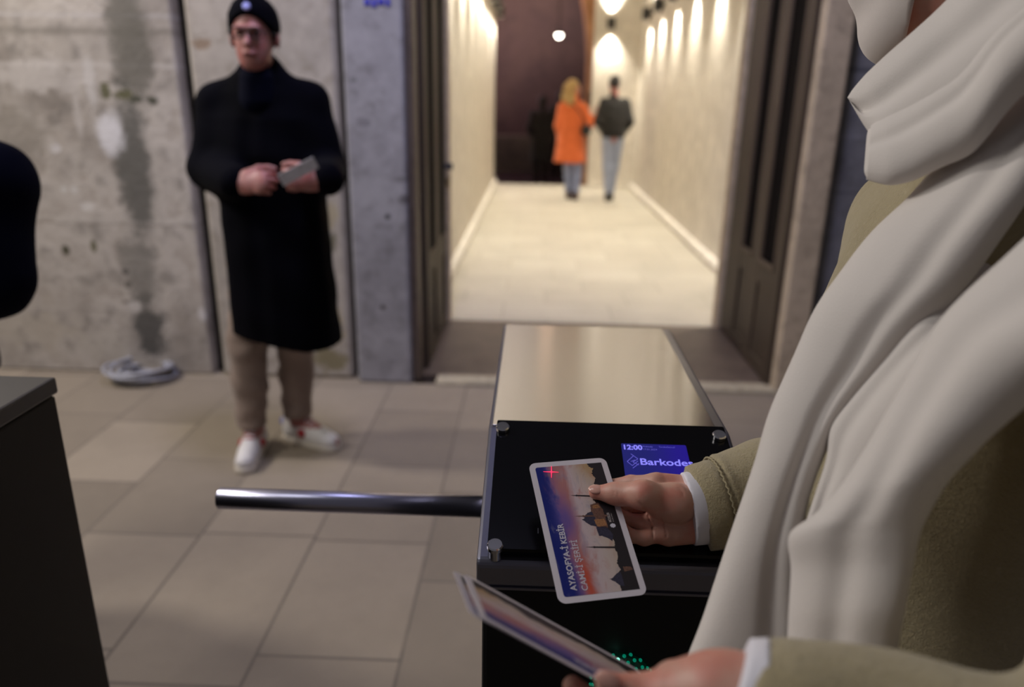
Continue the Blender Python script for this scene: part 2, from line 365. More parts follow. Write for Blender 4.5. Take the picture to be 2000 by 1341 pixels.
M_orange = cloth('orange_coat_wool', (.66, .135, .03), .85); M_jean = cloth('blue_denim', (.22, .26, .42), .85, .3, 9); M_jeanl = cloth('pale_blue_denim', (.33, .38, .52), .85, .3, 7); M_jacket = cloth('charcoal_jacket', (.013, .012, .012), .9); M_boot = plain('dark_boot_leather', (.035, .012, .012), .5)
M_scarf = cloth('ivory_scarf_cloth', (.66, .615, .575), .9, .03, 8, 700, .35, .3); M_mask = cloth('white_mask_fabric', (.66, .60, .56), .9, .03, 20, 1500, .3)
M_shirt = plain('white_shirt_cuff', (.74, .73, .80), .7, var=.03)
def fleece():
    a = N('beige_fleece'); v = a.obj(); n1 = a.noise(16, 4, vec=v); n2 = a.noise(330, 4, .7, vec=v, dist=.8); n3 = a.noise(90, 4, .6, vec=v)
    c = a.mix(n1, (.37, .305, .17), (.47, .40, .245)); c = a.mix(a.math('MULTIPLY', a.rng(n2, .40, .30), .55), c, (.22, .175, .09)); c = a.mix(a.math('MULTIPLY', a.rng(n3, .55, .75), .35), c, (.55, .48, .32))
    a.set(Base_Color=c, Roughness=.95, Sheen_Weight=.35, Sheen_Roughness=.5)
    a.bump(a.math('ADD', n2, a.math('MULTIPLY', n3, .9)), .75, .003); return a.m
M_fleece = fleece(); M_fleece_seam = plain('beige_seam_stitching', (.34, .29, .18), .9, bump=.5, sc=400)
M_lampb = plain('black_lamp_metal', (.012, .012, .012), .4); M_lampr = plain('grey_lamp_rim', (.45, .43, .42), .35, .6); M_lens = plain('lit_lamp_lens', (.9, .85, .7), .4, emit=(1.0, .86, .62, 1), es=3.)
M_spotl = plain('lit_round_lamp', (1., .95, .85), .4, emit=(1.0, .90, .78, 1), es=14.)
M_wire = plain('pale_cable_sheath', (.34, .34, .37), .5); M_wire2 = plain('grey_cable_sheath', (.12, .115, .12), .5); M_bluesign = plain('blue_painted_mark', (.03, .03, .35), .5)
# ------------------------------------------------------------------ the setting
def S(b, name, m, **k): return b.build(name, m, None, kind='structure', **k)
S(MB().box((-7, -4, -.1), (4, 3.70, 0)), 'floor', M_floor)
S(MB().box((-7, 3.70, -.1), (-.62, 3.9, 0)), 'floor.001', M_floor)
S(MB().box((1.30, 3.70, -.1), (4, 3.9, 0)), 'floor.002', M_floor)
S(MB().box((-.62, 3.80, -.1), (1.30, 4.87, .012)), 'trim_1', M_thresh)                         # brown sill between the doors
S(MB().box((-.50, 3.68, -.1), (1.33, 3.80, .022), .008), 'trim_2', M_lip)                       # pale front lip of the sill
S(MB().box((-.75, 4.87, -.1), (1.76, 13.5, 0.0)), 'floor.003', M_cfloor)
S(MB().box((-3.2, 13.5, -.35), (3.4, 21, -.22)), 'floor.004', M_dfloor)
S(MB().box((-3.2, 13.42, -.22), (3.4, 13.5, -.001)), 'trim_3', M_cream)
# hall wall, left of the doorway: big aged wall, dark joint, pale panel, dark joint, grey pilaster
HT = 5.2
S(MB().box((-7, 3.74, 0), (-1.725, 3.98, HT), .012), 'wall_left', M_wall)
S(MB().box((-1.74, 3.83, 0), (-.90, 3.97, HT)), 'trim_4', M_gap)
S(MB().box((-1.665, 3.735, 0), (-.955, 3.97, HT), .022), 'trim_5', M_panel)
S(MB().box((-.915, 3.69, 0), (-.625, 4.87, HT), .015), 'wall_pilaster', M_pilaster)
S(MB().box((-.628, 3.72, 0), (-.588, 3.86, HT), .01), 'trim_6', M_thresh)                         # left door frame
S(MB().box((1.30, 3.70, 0), (1.44, 3.9, HT), .012), 'trim_7', M_frame)                           # right door frame
S(MB().box((1.44, 3.76, 0), (4.0, 4.0, HT)), 'wall_right', M_rwall)
S(MB().box((1.34, 3.88, 0), (1.76, 4.87, HT)), 'wall_reveal', M_pilaster)
S(MB().box((-.70, 3.72, 3.75), (1.34, 4.87, HT)), 'wall_above_door', M_pilaster)
# corridor
S(MB().box((-.95, 4.87, 0), (-.72, 13.45, 4.6)), 'wall_corridor_left', M_cream)
S(MB().box((-.75, 4.84, 0), (-.545, 4.92, 4.6), .01), 'trim_8', M_frame)
S(MB().box((1.255, 4.86, 0), (1.74, 4.98, 4.6), .01), 'trim_9', M_frame)
S(MB().box((1.71, 4.87, 0), (1.95, 13.45, 4.6)), 'wall_corridor_right', M_cream)
S(MB().box((.93, 13.3, 0), (1.72, 13.5, 4.6), .01), 'wall_corridor_end', M_cream)
S(MB().box((-.95, 4.87, 4.6), (1.95, 13.5, 4.8)), 'ceiling', M_cream)
S(MB().prism([(-.72, 0), (-.655, 0), (-.655, .05), (-.68, .085), (-.72, .085)], 1, 4.92, 13.4, .01), 'baseboard_left', M_cream)
S(MB().prism([(1.71, 0), (1.64, 0), (1.64, .05), (1.665, .085), (1.71, .085)], 1, 4.98, 13.3, .01), 'baseboard_right', M_cream)
S(MB().box((.95, 13.25, 0), (1.65, 13.3, .07), .01), 'baseboard_end', M_cream)
# dark vaulted chamber beyond
b = MB(); n = 20
for i in range(n):
    t0, t1 = math.pi * i / n, math.pi * (i + 1) / n
    c = [(.3 + 3.0 * math.cos(t), 2.6 + 2.6 * math.sin(t)) for t in (t0, t1)]; c2 = [(.3 + 3.2 * math.cos(t), 2.6 + 2.8 * math.sin(t)) for t in (t0, t1)]
    V = [(c[0][0], 13.5, c[0][1]), (c[1][0], 13.5, c[1][1]), (c[1][0], 21, c[1][1]), (c[0][0], 21, c[0][1]), (c2[0][0], 13.5, c2[0][1]), (c2[1][0], 13.5, c2[1][1]), (c2[1][0], 21, c2[1][1]), (c2[0][0], 21, c2[0][1])]
    b.add(V, [(0, 1, 2, 3), (4, 7, 6, 5), (0, 4, 5, 1), (2, 6, 7, 3)])
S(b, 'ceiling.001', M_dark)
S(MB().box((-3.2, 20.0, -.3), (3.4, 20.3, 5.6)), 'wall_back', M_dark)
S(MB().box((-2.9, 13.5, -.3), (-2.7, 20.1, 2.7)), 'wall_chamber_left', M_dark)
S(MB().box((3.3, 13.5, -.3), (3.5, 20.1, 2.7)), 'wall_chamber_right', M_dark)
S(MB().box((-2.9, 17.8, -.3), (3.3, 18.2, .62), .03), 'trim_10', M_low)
b = MB()                                                                                       # ochre arch rib just behind the corridor mouth
for i in range(14):
    t0, t1 = [-.15 + 1.5 * j / 14 for j in (i, i + 1)]
    q = lambda t, R_: (-1.55 + R_ * math.cos(t), 1.9 + 4.4 * R_ / 3.0 * math.sin(t))
    i0, i1, o0, o1 = q(t0, 2.42), q(t1, 2.42), q(t0, 3.1), q(t1, 3.1)
    V = [(x, y, z) for y in (13.55, 14.3) for (x, z) in (i0, i1, o1, o0)]
    b.add(V, [(0, 1, 2, 3), (4, 7, 6, 5), (0, 4, 5, 1), (1, 5, 6, 2), (2, 6, 7, 3), (3, 7, 4, 0)])
b.box((.88, 13.55, -.25), (1.6, 14.3, 1.6))
S(b, 'trim_11', M_brick)
# ------------------------------------------------------------------ door leaves, folded back inside the opening
def leaf(x, sgn, n):
    """x = visible face, sgn = direction of the thickness"""
    def bx(dx0, dx1, y0, y1, z0, z1, bev=.008):
        a_, b_ = sorted((x + sgn * dx0, x + sgn * dx1)); return MB().box((a_, y0, z0), (b_, y1, z1), bev)
    Y0, Y1 = 3.90, 4.83; z0, z1 = .02, 3.72
    if n == 2: Y0 = 3.77; pans = ((3.88, 4.14), (4.29, 4.52))
    else: pans = ((4.03, 4.29), (4.46, 4.72))
    r = root('door_%d' % n, (x, Y0, 0), 'x', 'x'); del r['label']; del r['category']; r['kind'] = 'structure'
    f = MB()
    for (ya, yb) in ((Y0, pans[0][0]), (pans[0][1], pans[1][0]), (pans[1][1], Y1)): q = bx(0, .05, ya, yb, z0, z1); f.add(q.V, q.F)
    for (za, zb) in ((z0, .10), (.50, .62), (z1 - .2, z1)): q = bx(.002, .05, Y0 + .1, Y1 - .05, za, zb); f.add(q.V, q.F)
    f.build('door_frame', M_wood, r)
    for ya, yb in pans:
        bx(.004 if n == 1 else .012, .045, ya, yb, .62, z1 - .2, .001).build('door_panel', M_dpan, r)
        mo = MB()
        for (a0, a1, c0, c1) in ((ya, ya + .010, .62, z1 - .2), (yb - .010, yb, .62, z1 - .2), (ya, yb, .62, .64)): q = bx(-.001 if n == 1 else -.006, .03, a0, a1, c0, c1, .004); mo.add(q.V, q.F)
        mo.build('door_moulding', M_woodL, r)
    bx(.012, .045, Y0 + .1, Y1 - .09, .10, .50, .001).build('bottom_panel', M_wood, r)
    return r
leaf(-.565, -1, 1); leaf(1.275, 1, 2)
MB().cyl((-.565, 4.76, 1.05), (-.515, 4.76, 1.05), .02, bev=.004).build('door_knob', M_lampb, bpy.data.objects['door_1'])
# small blue mark painted on the pilaster, cut by the top of the picture
p = Yp(738, 4, 3.688); b = MB()
for i, (dx, dz, ww, hh) in enumerate(((-.05, 0, .026, .03), (-.018, -.004, .022, .036), (.014, .002, .03, .026), (.046, 0, .018, .034), (-.02, .03, .09, .012))):
    b.box((p[0] + dx - ww / 2, 3.684, p[2] + dz - hh / 2), (p[0] + dx + ww / 2, 3.691, p[2] + dz + hh / 2), .003)
b.build('painted_mark', M_bluesign, None, label='small blue painted mark high on the grey pilaster', cat='mark')
# ------------------------------------------------------------------ corridor wall lamps
def lamp_at(x, y, z, nx, ny, label, group, power=118):
    r = root('wall_lamp', (x, y, z), label, 'lamp', group)
    cx, cy = x + nx * .09, y + ny * .09
    MB().lathe((cx, cy, z - .085), (cx, cy, z + .085), [(0, .045), (.0, .058), (.04, .062), (.96, .062), (1, .058), (1, .045)], 20).build('lamp_body', M_lampb, r)
    MB().box((min(x, cx) - (.03 if nx == 0 else 0), min(y, cy) - (.03 if ny == 0 else 0), z - .03), (max(x, cx) + (.03 if nx == 0 else 0), max(y, cy) + (.03 if ny == 0 else 0), z + .03), .004).build('bracket', M_lampb, r)
    for sg, nm in ((-1, 'lower_lens'), (1, 'upper_lens')):
        MB().cyl((cx, cy, z + sg * .084), (cx, cy, z + sg * .088), .044).build(nm, M_lens, r)
        MB().lathe((cx, cy, z + sg * .080), (cx, cy, z + sg * .098), [(0, .063), (1, .063), (1, .050), (.3, .048)], 20).build('rim', M_lampr, r)
        l = bpy.data.lights.new('spot', 'SPOT'); l.energy = power if sg < 0 else power * .8; l.color = (1.0, .92, .78); l.spot_size = math.radians(96); l.spot_blend = 1.0; l.shadow_soft_size = .02
        o = bpy.data.objects.new('lamp_light', l); COL.objects.link(o); o.parent = r; o.location = (cx - x, cy - y, sg * .105)
        d = Vector((-nx * .02, -ny * .02, sg)); o.rotation_euler = d.to_track_quat('-Z', 'Y').to_euler()
for i, y in enumerate((5.35, 6.5, 7.65, 8.8, 9.95, 11.1, 12.25)):
    lamp_at(1.71, y, 2.70, -1, 0, 'black wall lamp on the right corridor wall, %s' % ('nearest to the door', 'second from the door', 'third from the door', 'middle one of the row', 'third from the far end', 'second from the far end', 'farthest, next to the end wall')[i], 'wall lamps on the right corridor wall')
for i, y in enumerate((6.5, 7.65, 8.8, 9.95, 11.1, 12.15, 13.2)):
    lamp_at(-.72, y, 2.80, 1, 0, 'black wall lamp on the left corridor wall, %s' % ('nearest to the door', 'second from the door', 'third from the door', 'middle one of the row', 'third from the dark chamber', 'second from the dark chamber', 'last before the dark chamber')[i], 'wall lamps on the left corridor wall')
p = Yp(1193, 47, 13.3); lamp_at(p[0], 13.3, p[2], 0, -1, 'black wall lamp above the couple, on the short wall facing the doorway', None, 130)
# round lamp shining in the dark chamber
p = Yp(1092, 68, 15.2); r = root('round_spotlight', p, 'bright round spotlight glowing in the dark chamber beyond the corridor', 'lamp')
MB().lathe(p + [0, .12, .03], p, [(0, .05), (.6, .075), (1, .075), (1, .06)], 24).build('lamp_shell', M_lampb, r)
MB().cyl(p + [0, .002, 0], p + [0, -.004, 0], .062).build('lens', M_spotl, r)
MB().cyl(p + [0, .1, .03], (p[0], p[1] + .1, 5.2), .012).build('hanging_rod', M_lampb, r)
l = bpy.data.lights.new('spot', 'SPOT'); l.energy = 900; l.color = (1., .78, .68); l.spot_size = 2.4; l.spot_blend = 1; o = bpy.data.objects.new('lamp_light', l); COL.objects.link(o); o.parent = r; o.location = (0, .3, .25)
o.rotation_euler = Vector((-.5, 1, .9)).to_track_quat('-Z', 'Y').to_euler()
l = bpy.data.lights.new('pt', 'POINT'); l.energy = 80; l.color = (.95, .65, .80); l.shadow_soft_size = .2; o = bpy.data.objects.new('chamber_light', l); COL.objects.link(o); o.location = (-1.2, 17.0, 2.6)
l = bpy.data.lights.new('pt', 'POINT'); l.energy = 10; l.color = (1., .6, .35); l.shadow_soft_size = .15; o = bpy.data.objects.new('chamber_light', l); COL.objects.link(o); o.location = (.3, 13.9, 3.4)
# ------------------------------------------------------------------ turnstile on the right
TH = 1.04
pa = Zp(955, 830, TH); pb = Zp(1427, 848, TH); XL, XR = pa[0], pb[0]; Ys = (pa[1] + pb[1]) / 2; Yf = Zp(985, 633, TH)[1]
pn = Xp(930, 1095, XL); Yn, Zn = pn[1], pn[2]; Zl = Zn - .034
TX = (XL + XR) / 2
t = root('turnstile', (TX, (Yn + Yf) / 2, 0), 'dark turnstile cabinet with a brushed steel top and black ticket reader', 'turnstile', 'turnstile cabinets of the entrance gate')
MB().prism([(XL + .006, Yn + .012), (XR - .006, Yn + .012), (XR - .006, Yf - .01), (XL + .006, Yf - .01)], 2, 0.0, Zl + .01, .006).build('cabinet_body', M_body, t)
MB().box((XL + .02, Yn + .03, 0), (XR - .02, Yf - .03, .06)).build('plinth', M_steelD, t)
prof = [(Yn, Zl), (Yn, Zn - .005), (Yn + .004, Zn), (Ys, TH), (Yf, TH), (Yf, Zl)]
MB().prism(prof, 0, XL, XR, .004).build('housing', M_steelD, t)
MB().box((XL + .005, Ys + .002, TH), (XR - .016, Yf - .004, TH + .0015), .0007).build('top_plate', M_steel, t)
MB().box((XL + .015, Yn - .0015, Zl - .002), (XR - .015, Yn + .002, Zl + .001)).build('seam_strip', M_steelD, t)
# sloping reader plate frame: e1 along X, e2 up the slope, e3 normal
e1 = np.array([1., 0, 0]); e2 = unit([0, Ys - Yn, TH - Zn]); e3 = np.cross(e1, e2)
P0 = np.array([XL, Yn, Zn]); SL = np.linalg.norm([Ys - Yn, TH - Zn])
def pan(px, py, h=0.0):
    r = ray(px, py); q = P0 + e3 * h; s = ((q - O) @ e3) / (r @ e3); X_ = O + r * s; return np.array([(X_ - P0) @ e1, (X_ - P0) @ e2])
def pw(u, v, h): return P0 + e1 * u + e2 * v + e3 * h
def slab(u0, u1, v0, v1, h0, h1, rad=.004):
    poly = rrect(u0, u1, v0, v1, rad); b = MB(); n = len(poly)
    V = [pw(u, v, h0) for u, v in poly] + [pw(u, v, h1) for u, v in poly]
    return b.add(V, [tuple(range(n))[::-1], tuple(range(n, 2 * n))] + [(i, (i + 1) % n, n + (i + 1) % n, n + i) for i in range(n)])
def rrect(u0, u1, v0, v1, r, n=6):
    o = []
    for cx, cy, a0 in ((u1 - r, v0 + r, -90), (u1 - r, v1 - r, 0), (u0 + r, v1 - r, 90), (u0 + r, v0 + r, 180)):
        for k in range(n + 1): a = math.radians(a0 + 90 * k / n); o.append((cx + r * math.cos(a), cy + r * math.sin(a)))
    return o
W_ = XR - XL
slab(.012, W_ - .012, .006, SL - .004, .010, .015, .003).build('reader_plate', M_glassb, t)
MB().add([pw(u, v, .0006) for u, v in ((.016, .01), (W_ - .016, .01), (W_ - .016, SL - .008), (.016, SL - .008))] + [pw(u, v, .010) for u, v in ((.016, .01), (W_ - .016, .01), (W_ - .016, SL - .008), (.016, SL - .008))], [(0, 1, 2, 3), (4, 5, 6, 7), (0, 1, 5, 4), (1, 2, 6, 5), (2, 3, 7, 6), (3, 0, 4, 7)]).build('reader_housing', M_glassb, t)
bl = pan(982, 833, .02); br = pan(1405, 849, .02); nl = pan(967, 1064, .02); nr = np.array([br[0], nl[1]])
for c in (bl, br, nl, nr):
    MB().lathe(pw(c[0], c[1], .0005), pw(c[0], c[1], .022), [(0, .0068), (.69, .0068), (.70, .0090), (.93, .0090), (1, .0078)], 28).build('chrome_bolt', M_chrome, t, smooth=False, label='chrome standoff bolt')
def text(body, size, m, off=0.0, shear=0., spacing=1.0):
    cu = bpy.data.curves.new('txt', 'FONT'); cu.body = body; cu.size = size; cu.offset = off; cu.shear = shear; cu.space_character = spacing; cu.resolution_u = 4
    o = bpy.data.objects.new('txt', cu); COL.objects.link(o); bpy.context.view_layer.update()
    me = bpy.data.meshes.new_from_object(o.evaluated_get(bpy.context.evaluated_depsgraph_get())); bpy.data.objects.remove(o)
    V = np.array([v.co[:] for v in me.vertices]); Fs = [tuple(p.vertices) for p in me.polygons]; bpy.data.meshes.remove(me); return V, Fs
# display
c0 = pan(1213, 865, .016); c1 = pan(1340, 871, .016); c2 = pan(1224, 930, .016)
u0, u1, v1 = c0[0], c1[0], c0[1]; v0 = v1 - (u1 - u0) * .78
dsp = slab(u0, u1, v0, v1, .0152, .0158, .002).build('display', M_screen, t, label='lit blue display')
cc = pw((u0 + u1) / 2, (v0 + v1) / 2, .0155); dsp.data.transform(Matrix.Translation(-Vector(cc - wloc(t)))); dsp.location = cc - wloc(t)
def dtext(body, size, u, v, m, name, off=0., sp=1., fit=None):
    V, Fs = text(body, size, m, off, 0, sp)
    if fit: V[:, 0] *= fit / (V[:, 0].max() - V[:, 0].min())
    mesh(name, [pw(u + x, v + y, .0162) for x, y, _ in V], Fs, m, dsp)
sc_ = (u1 - u0) / 127.
def dp(px, py): q = pan(px, py, .016); return q
q = dp(1216, 877); dtext('12:00', .0125, q[0], q[1], M_glow, 'clock_digits', .0004, 1.0, 36 * sc_)
for (px, py, w_, tx) in ((1255, 873, 20, 'Wednesday'), (1256, 878.5, 26, '17.01.2024'), (1287, 874, 31, 'TurnikeGecis.all')):
    q = dp(px, py); dtext(tx, .0042, q[0], q[1], M_glow2, 'small_lettering', .0, 1.0, w_ * sc_)
q = dp(1250, 907); dtext('Barkodes', .0165, q[0], q[1], M_glow, 'display_lettering', .0003, 1.0, 100 * sc_)
b = MB()
def dline(pts, w_):
    for (xa, ya), (xb, yb) in zip(pts, pts[1:]):
        A = dp(xa, ya); B = dp(xb, yb); d = (B - A) / np.linalg.norm(B - A); nn = np.array([-d[1], d[0]]) * w_
        b.add([pw(*(A + nn), .0162), pw(*(B + nn), .0162), pw(*(B - nn), .0162), pw(*(A - nn), .0162)], [(0, 1, 2, 3)])
dline([(1232, 886), (1246, 896), (1236, 902), (1248, 908)], .0005); dline([(1236, 914), (1248, 905)], .0005); dline([(1237, 890), (1225, 901), (1235, 909), (1246, 900)], .0005); dline([(1232, 901), (1240, 898)], .0005)
b.build('logo_lines', M_glow2, dsp)
q = pan(1050, 1035, .016); slab(q[0], q[0] + .0012, q[1] - .004, q[1] + .004, .0151, .0153, .0005).build('slot_mark', M_steelD, t)
# rotating arm
q0 = D(424, 970, 1.255); q1 = D(937, 991, 1.255); zz = (q0[2] + q1[2]) / 2; yy = (q0[1] + q1[1]) / 2
MB().lathe((q0[0], yy, zz), (XL + .03, yy, zz), [(0, .012), (.002, .0165), (.006, .0180), (1, .0180)], 32).build('barrier_arm', M_bar, t, smooth=False, label='polished steel barrier arm')
MB().lathe((XL - .006, yy, zz), (XL + .02, yy, zz), [(0, .026), (.3, .028), (1, .028)], 32).build('arm_collar', M_steelD, t)
for o_ in (bpy.data.objects['barrier_arm'],): o_.data.shade_smooth()
# green faceted lens on the near face
yN = Yn + .012; g = Yp(1212, 1322, yN); gr = root_ = None
def dome_pt(u, v, R_=.037, k=.55): # u azimuth, v 0..1 from the middle
    a_ = v * math.pi / 2; return np.array([g[0] + R_ * math.sin(a_) * math.cos(u), yN - .002 - R_ * k * math.cos(a_), g[2] + R_ * math.sin(a_) * math.sin(u)])
V = []; Fs = []
for i in range(13):
    for k in range(28): V.append(dome_pt(2 * math.pi * k / 28, i / 12))
for i in range(12):
    for k in range(28): Fs.append((i * 28 + k, i * 28 + (k + 1) % 28, (i + 1) * 28 + (k + 1) % 28, (i + 1) * 28 + k))
gem = mesh('indicator_lens', V, Fs, M_gem, t, True, label='green domed lens')
cand = [dome_pt(2 * math.pi * (j * .381966), math.sqrt((j + .5) / 70)) for j in range(70)]
hi = [min(range(70), key=lambda j: math.hypot(prj(cand[j])[0] - X_, prj(cand[j])[1] - 1291)) for X_ in (1196, 1213)]
for j in range(70):
    bm = bmesh.new(); bmesh.ops.create_icosphere(bm, subdivisions=2, radius=.0023)
    for v in bm.verts: v.co += Vector(cand[j])
    MB().bm(bm).build('bead', M_gemh if j in hi else M_gemb, gem, True)
# ------------------------------------------------------------------ turnstile on the left
lc = Zp(110, 735, TH); LX, LY = lc[0], lc[1]
t2 = root('turnstile', (LX - .17, LY - .4, 0), 'brown-grey turnstile cabinet at the left edge, seen from its lane side', 'turnstile', 'turnstile cabinets of the entrance gate')
MB().box((LX - .33, LY - .85, 0), (LX - .004, LY - .004, TH - .030), .004).build('cabinet_body', M_bodyL, t2)
MB().box((LX - .335, LY - .86, TH - .027), (LX, LY, TH), .004).build('lid', M_lidL, t2, label='dull grey steel lid')
MB().box((LX - .32, LY - .84, TH - .032), (LX - .012, LY - .012, TH - .025)).build('lid_gap', M_glassb, t2)
# coil of pale cable lying by the wall
cc = Zp(276, 742, 0.0); cab = []
rnd = random.Random(3)
for k in range(9):
    pts = []; R0 = .125 + rnd.uniform(-.02, .02); ex = rnd.uniform(.9, 1.1); dx, dy = rnd.uniform(-.02, .02), rnd.uniform(-.02, .02); ph = rnd.uniform(0, 6.28)
    zb = .009 + .009 * k
    for i in range(49):
        a_ = 2 * math.pi * i / 48; pts.append((cc[0] + dx + R0 * ex * 1.08 * math.cos(a_), cc[1] + .02 + dy + R0 * math.sin(a_) * .95, zb * .8 + .008 + .010 * math.sin(2 * a_ + ph)))
    cab.append(pts)
r = root('cable_coil', (cc[0], cc[1], 0), 'loose coil of pale grey cable lying on the paving against the aged wall', 'cable')
for k, pts in enumerate(cab): MB().tube(pts, .0085, 8).build('cable_loop', M_wire if k % 3 else M_wire2, r, True)
b = MB()
for k in range(5):
    a0 = rnd.uniform(0, 6.28); pts = [(cc[0] + .12 * math.cos(a0 + .5 * s) * (1 - s * .33), cc[1] + .02 + .11 * math.sin(a0 + .5 * s) * (1 - s * .33), .02 + .05 * math.sin(s * 2.2) * .6) for s in np.linspace(0, 3, 24)]
    b.tube(pts, .008, 8)
b.build('cable_loop', M_wire2, r, True)
# ------------------------------------------------------------------ printed tickets
TL = D(1032, 905, .865); TR = D(1182, 893, .878); BR = D(1268, 1168, .752); BL = D(1090, 1172, .740)
cT = (TL + TR + BR + BL) / 4; lx = unit((TL + TR) / 2 - (BL + BR) / 2); ly = (TL + BL) / 2 - (TR + BR) / 2; ly = unit(ly - lx * (ly @ lx)); ln = np.cross(lx, ly)
TWd = (np.linalg.norm(TL - TR) + np.linalg.norm(BL - BR)) / 2; TLn = (np.linalg.norm(TL - BL) + np.linalg.norm(TR - BR)) / 2
print('ticket', TWd, TLn)
def tk(px, py):
    r = ray(px, py); s = ((cT - O) @ ln) / (r @ ln); q = O + r * s - cT; return (q @ lx + TLn / 2, q @ ly + TWd / 2)
def tkd(px, py): r = ray(px, py); return ((cT - O) @ ln) / (r @ ln)
def flatmesh(name, V2, Fs, z, m, parent, th=0.):
    me = bpy.data.meshes.new(name); V = [(x, y, z) for x, y in V2]; me.from_pydata(V, [], Fs); me.validate()
    bm = bmesh.new(); bm.from_mesh(me); bmesh.ops.triangulate(bm, faces=bm.faces)
    for f in bm.faces:
        if f.normal.z < 0: f.normal_flip()
    bm.to_mesh(me); bm.free(); me.materials.append(m)
    o = bpy.data.objects.new(name, me); COL.objects.link(o); o.parent = parent; return o
def picture():
    a = N('sunset_print'); s = a.sep(a.obj()); x = a.math('DIVIDE', s[0], TLn); y = a.math('DIVIDE', s[1], TWd)
    v = a.scale(a.obj(), (14, 26, 1)); n1 = a.noise(1.1, 5, .6, vec=v, dist=1.2); n2 = a.noise(2.6, 5, .6, vec=v, dist=.6)
    yy = a.math('ADD', y, a.math('MULTIPLY', a.math('SUBTRACT', n1, .5), .28))
    yy = a.math('ADD', yy, a.math('MULTIPLY', a.math('SUBTRACT', x, .5), -.06))
    sky = a.ramp(yy, [(0, (.46, .36, .20)), (.34, (.60, .52, .46)), (.50, (.62, .52, .52)), (.60, (.48, .22, .20)), (.70, (.40, .17, .24)), (.77, (.11, .09, .30)), (.86, (.012, .022, .20)), (1, (.010, .016, .15))])
    c = a.mix(a.math('MULTIPLY', a.rng(n2, .52, .70), .6), sky, (.48, .20, .15), 'MIX')
    c = a.mix(a.rng(yy, .72, .86), c, (.012, .022, .20)); c = a.mix(a.math('MULTIPLY', a.rng(n2, .45, .3), .4), c, (.28, .28, .38))
    # darker, violet middle band
    m_ = a.math('MULTIPLY', a.rng(a.math('ABSOLUTE', a.math('SUBTRACT', x, .55)), .22, .0), a.rng(a.math('ABSOLUTE', a.math('SUBTRACT', y, .70)), .2, .0))
    c = a.mix(a.math('MULTIPLY', m_, .8), c, (.10, .09, .38))
    # golden glow low at the right end
    g_ = a.math('MULTIPLY', a.rng(x, .78, .95), a.rng(y, .55, .2)); c = a.mix(a.math('MULTIPLY', g_, .85), c, (.46, .30, .11))
    o_ = a.math('MULTIPLY', a.rng(a.math('ABSOLUTE', a.math('SUBTRACT', x, .12)), .26, .02), a.rng(a.math('ABSOLUTE', a.math('SUBTRACT', yy, .64)), .09, .0)); c = a.mix(o_, c, (.58, .10, .05))
    c = a.mix(1.0, c, (.92, .88, .94), 'MULTIPLY'); a.set(Base_Color=c, Roughness=.42, Specular_IOR_Level=.3); return a.m
M_pic = picture(); M_sil = plain('printed_dark_trees', (.018, .014, .018), .45); M_bld = plain('printed_brown_stone', (.15, .075, .055), .45, var=.85, sc=420); M_lit = plain('printed_lit_stone', (.34, .16, .07), .45, var=.8, sc=500); M_blu = plain('printed_slate_dome', (.035, .032, .06), .45, var=.8, sc=420); M_letter = plain('printed_white_letters', (.66, .64, .74), .5, var=.02); M_letter2 = plain('printed_grey_letters', (.45, .40, .40), .5)
def shp(pts): return [tk(*p) for p in pts]
def jag(pts, amp, n=6, seed=1):
    rn = random.Random(seed); out = []
    for (x0, y0), (x1, y1) in zip(pts, pts[1:] + pts[:1]):
        L = math.hypot(x1 - x0, y1 - y0); k = max(1, int(L / .0011))
        for i in range(k): out.append((x0 + (x1 - x0) * i / k + rn.uniform(-amp, amp), y0 + (y1 - y0) * i / k + rn.uniform(-amp, amp)))
    return out
def clampr(pts, lo=.0075): return [(min(max(x, lo), TLn - lo), min(max(y, lo), TWd - lo)) for x, y in pts]
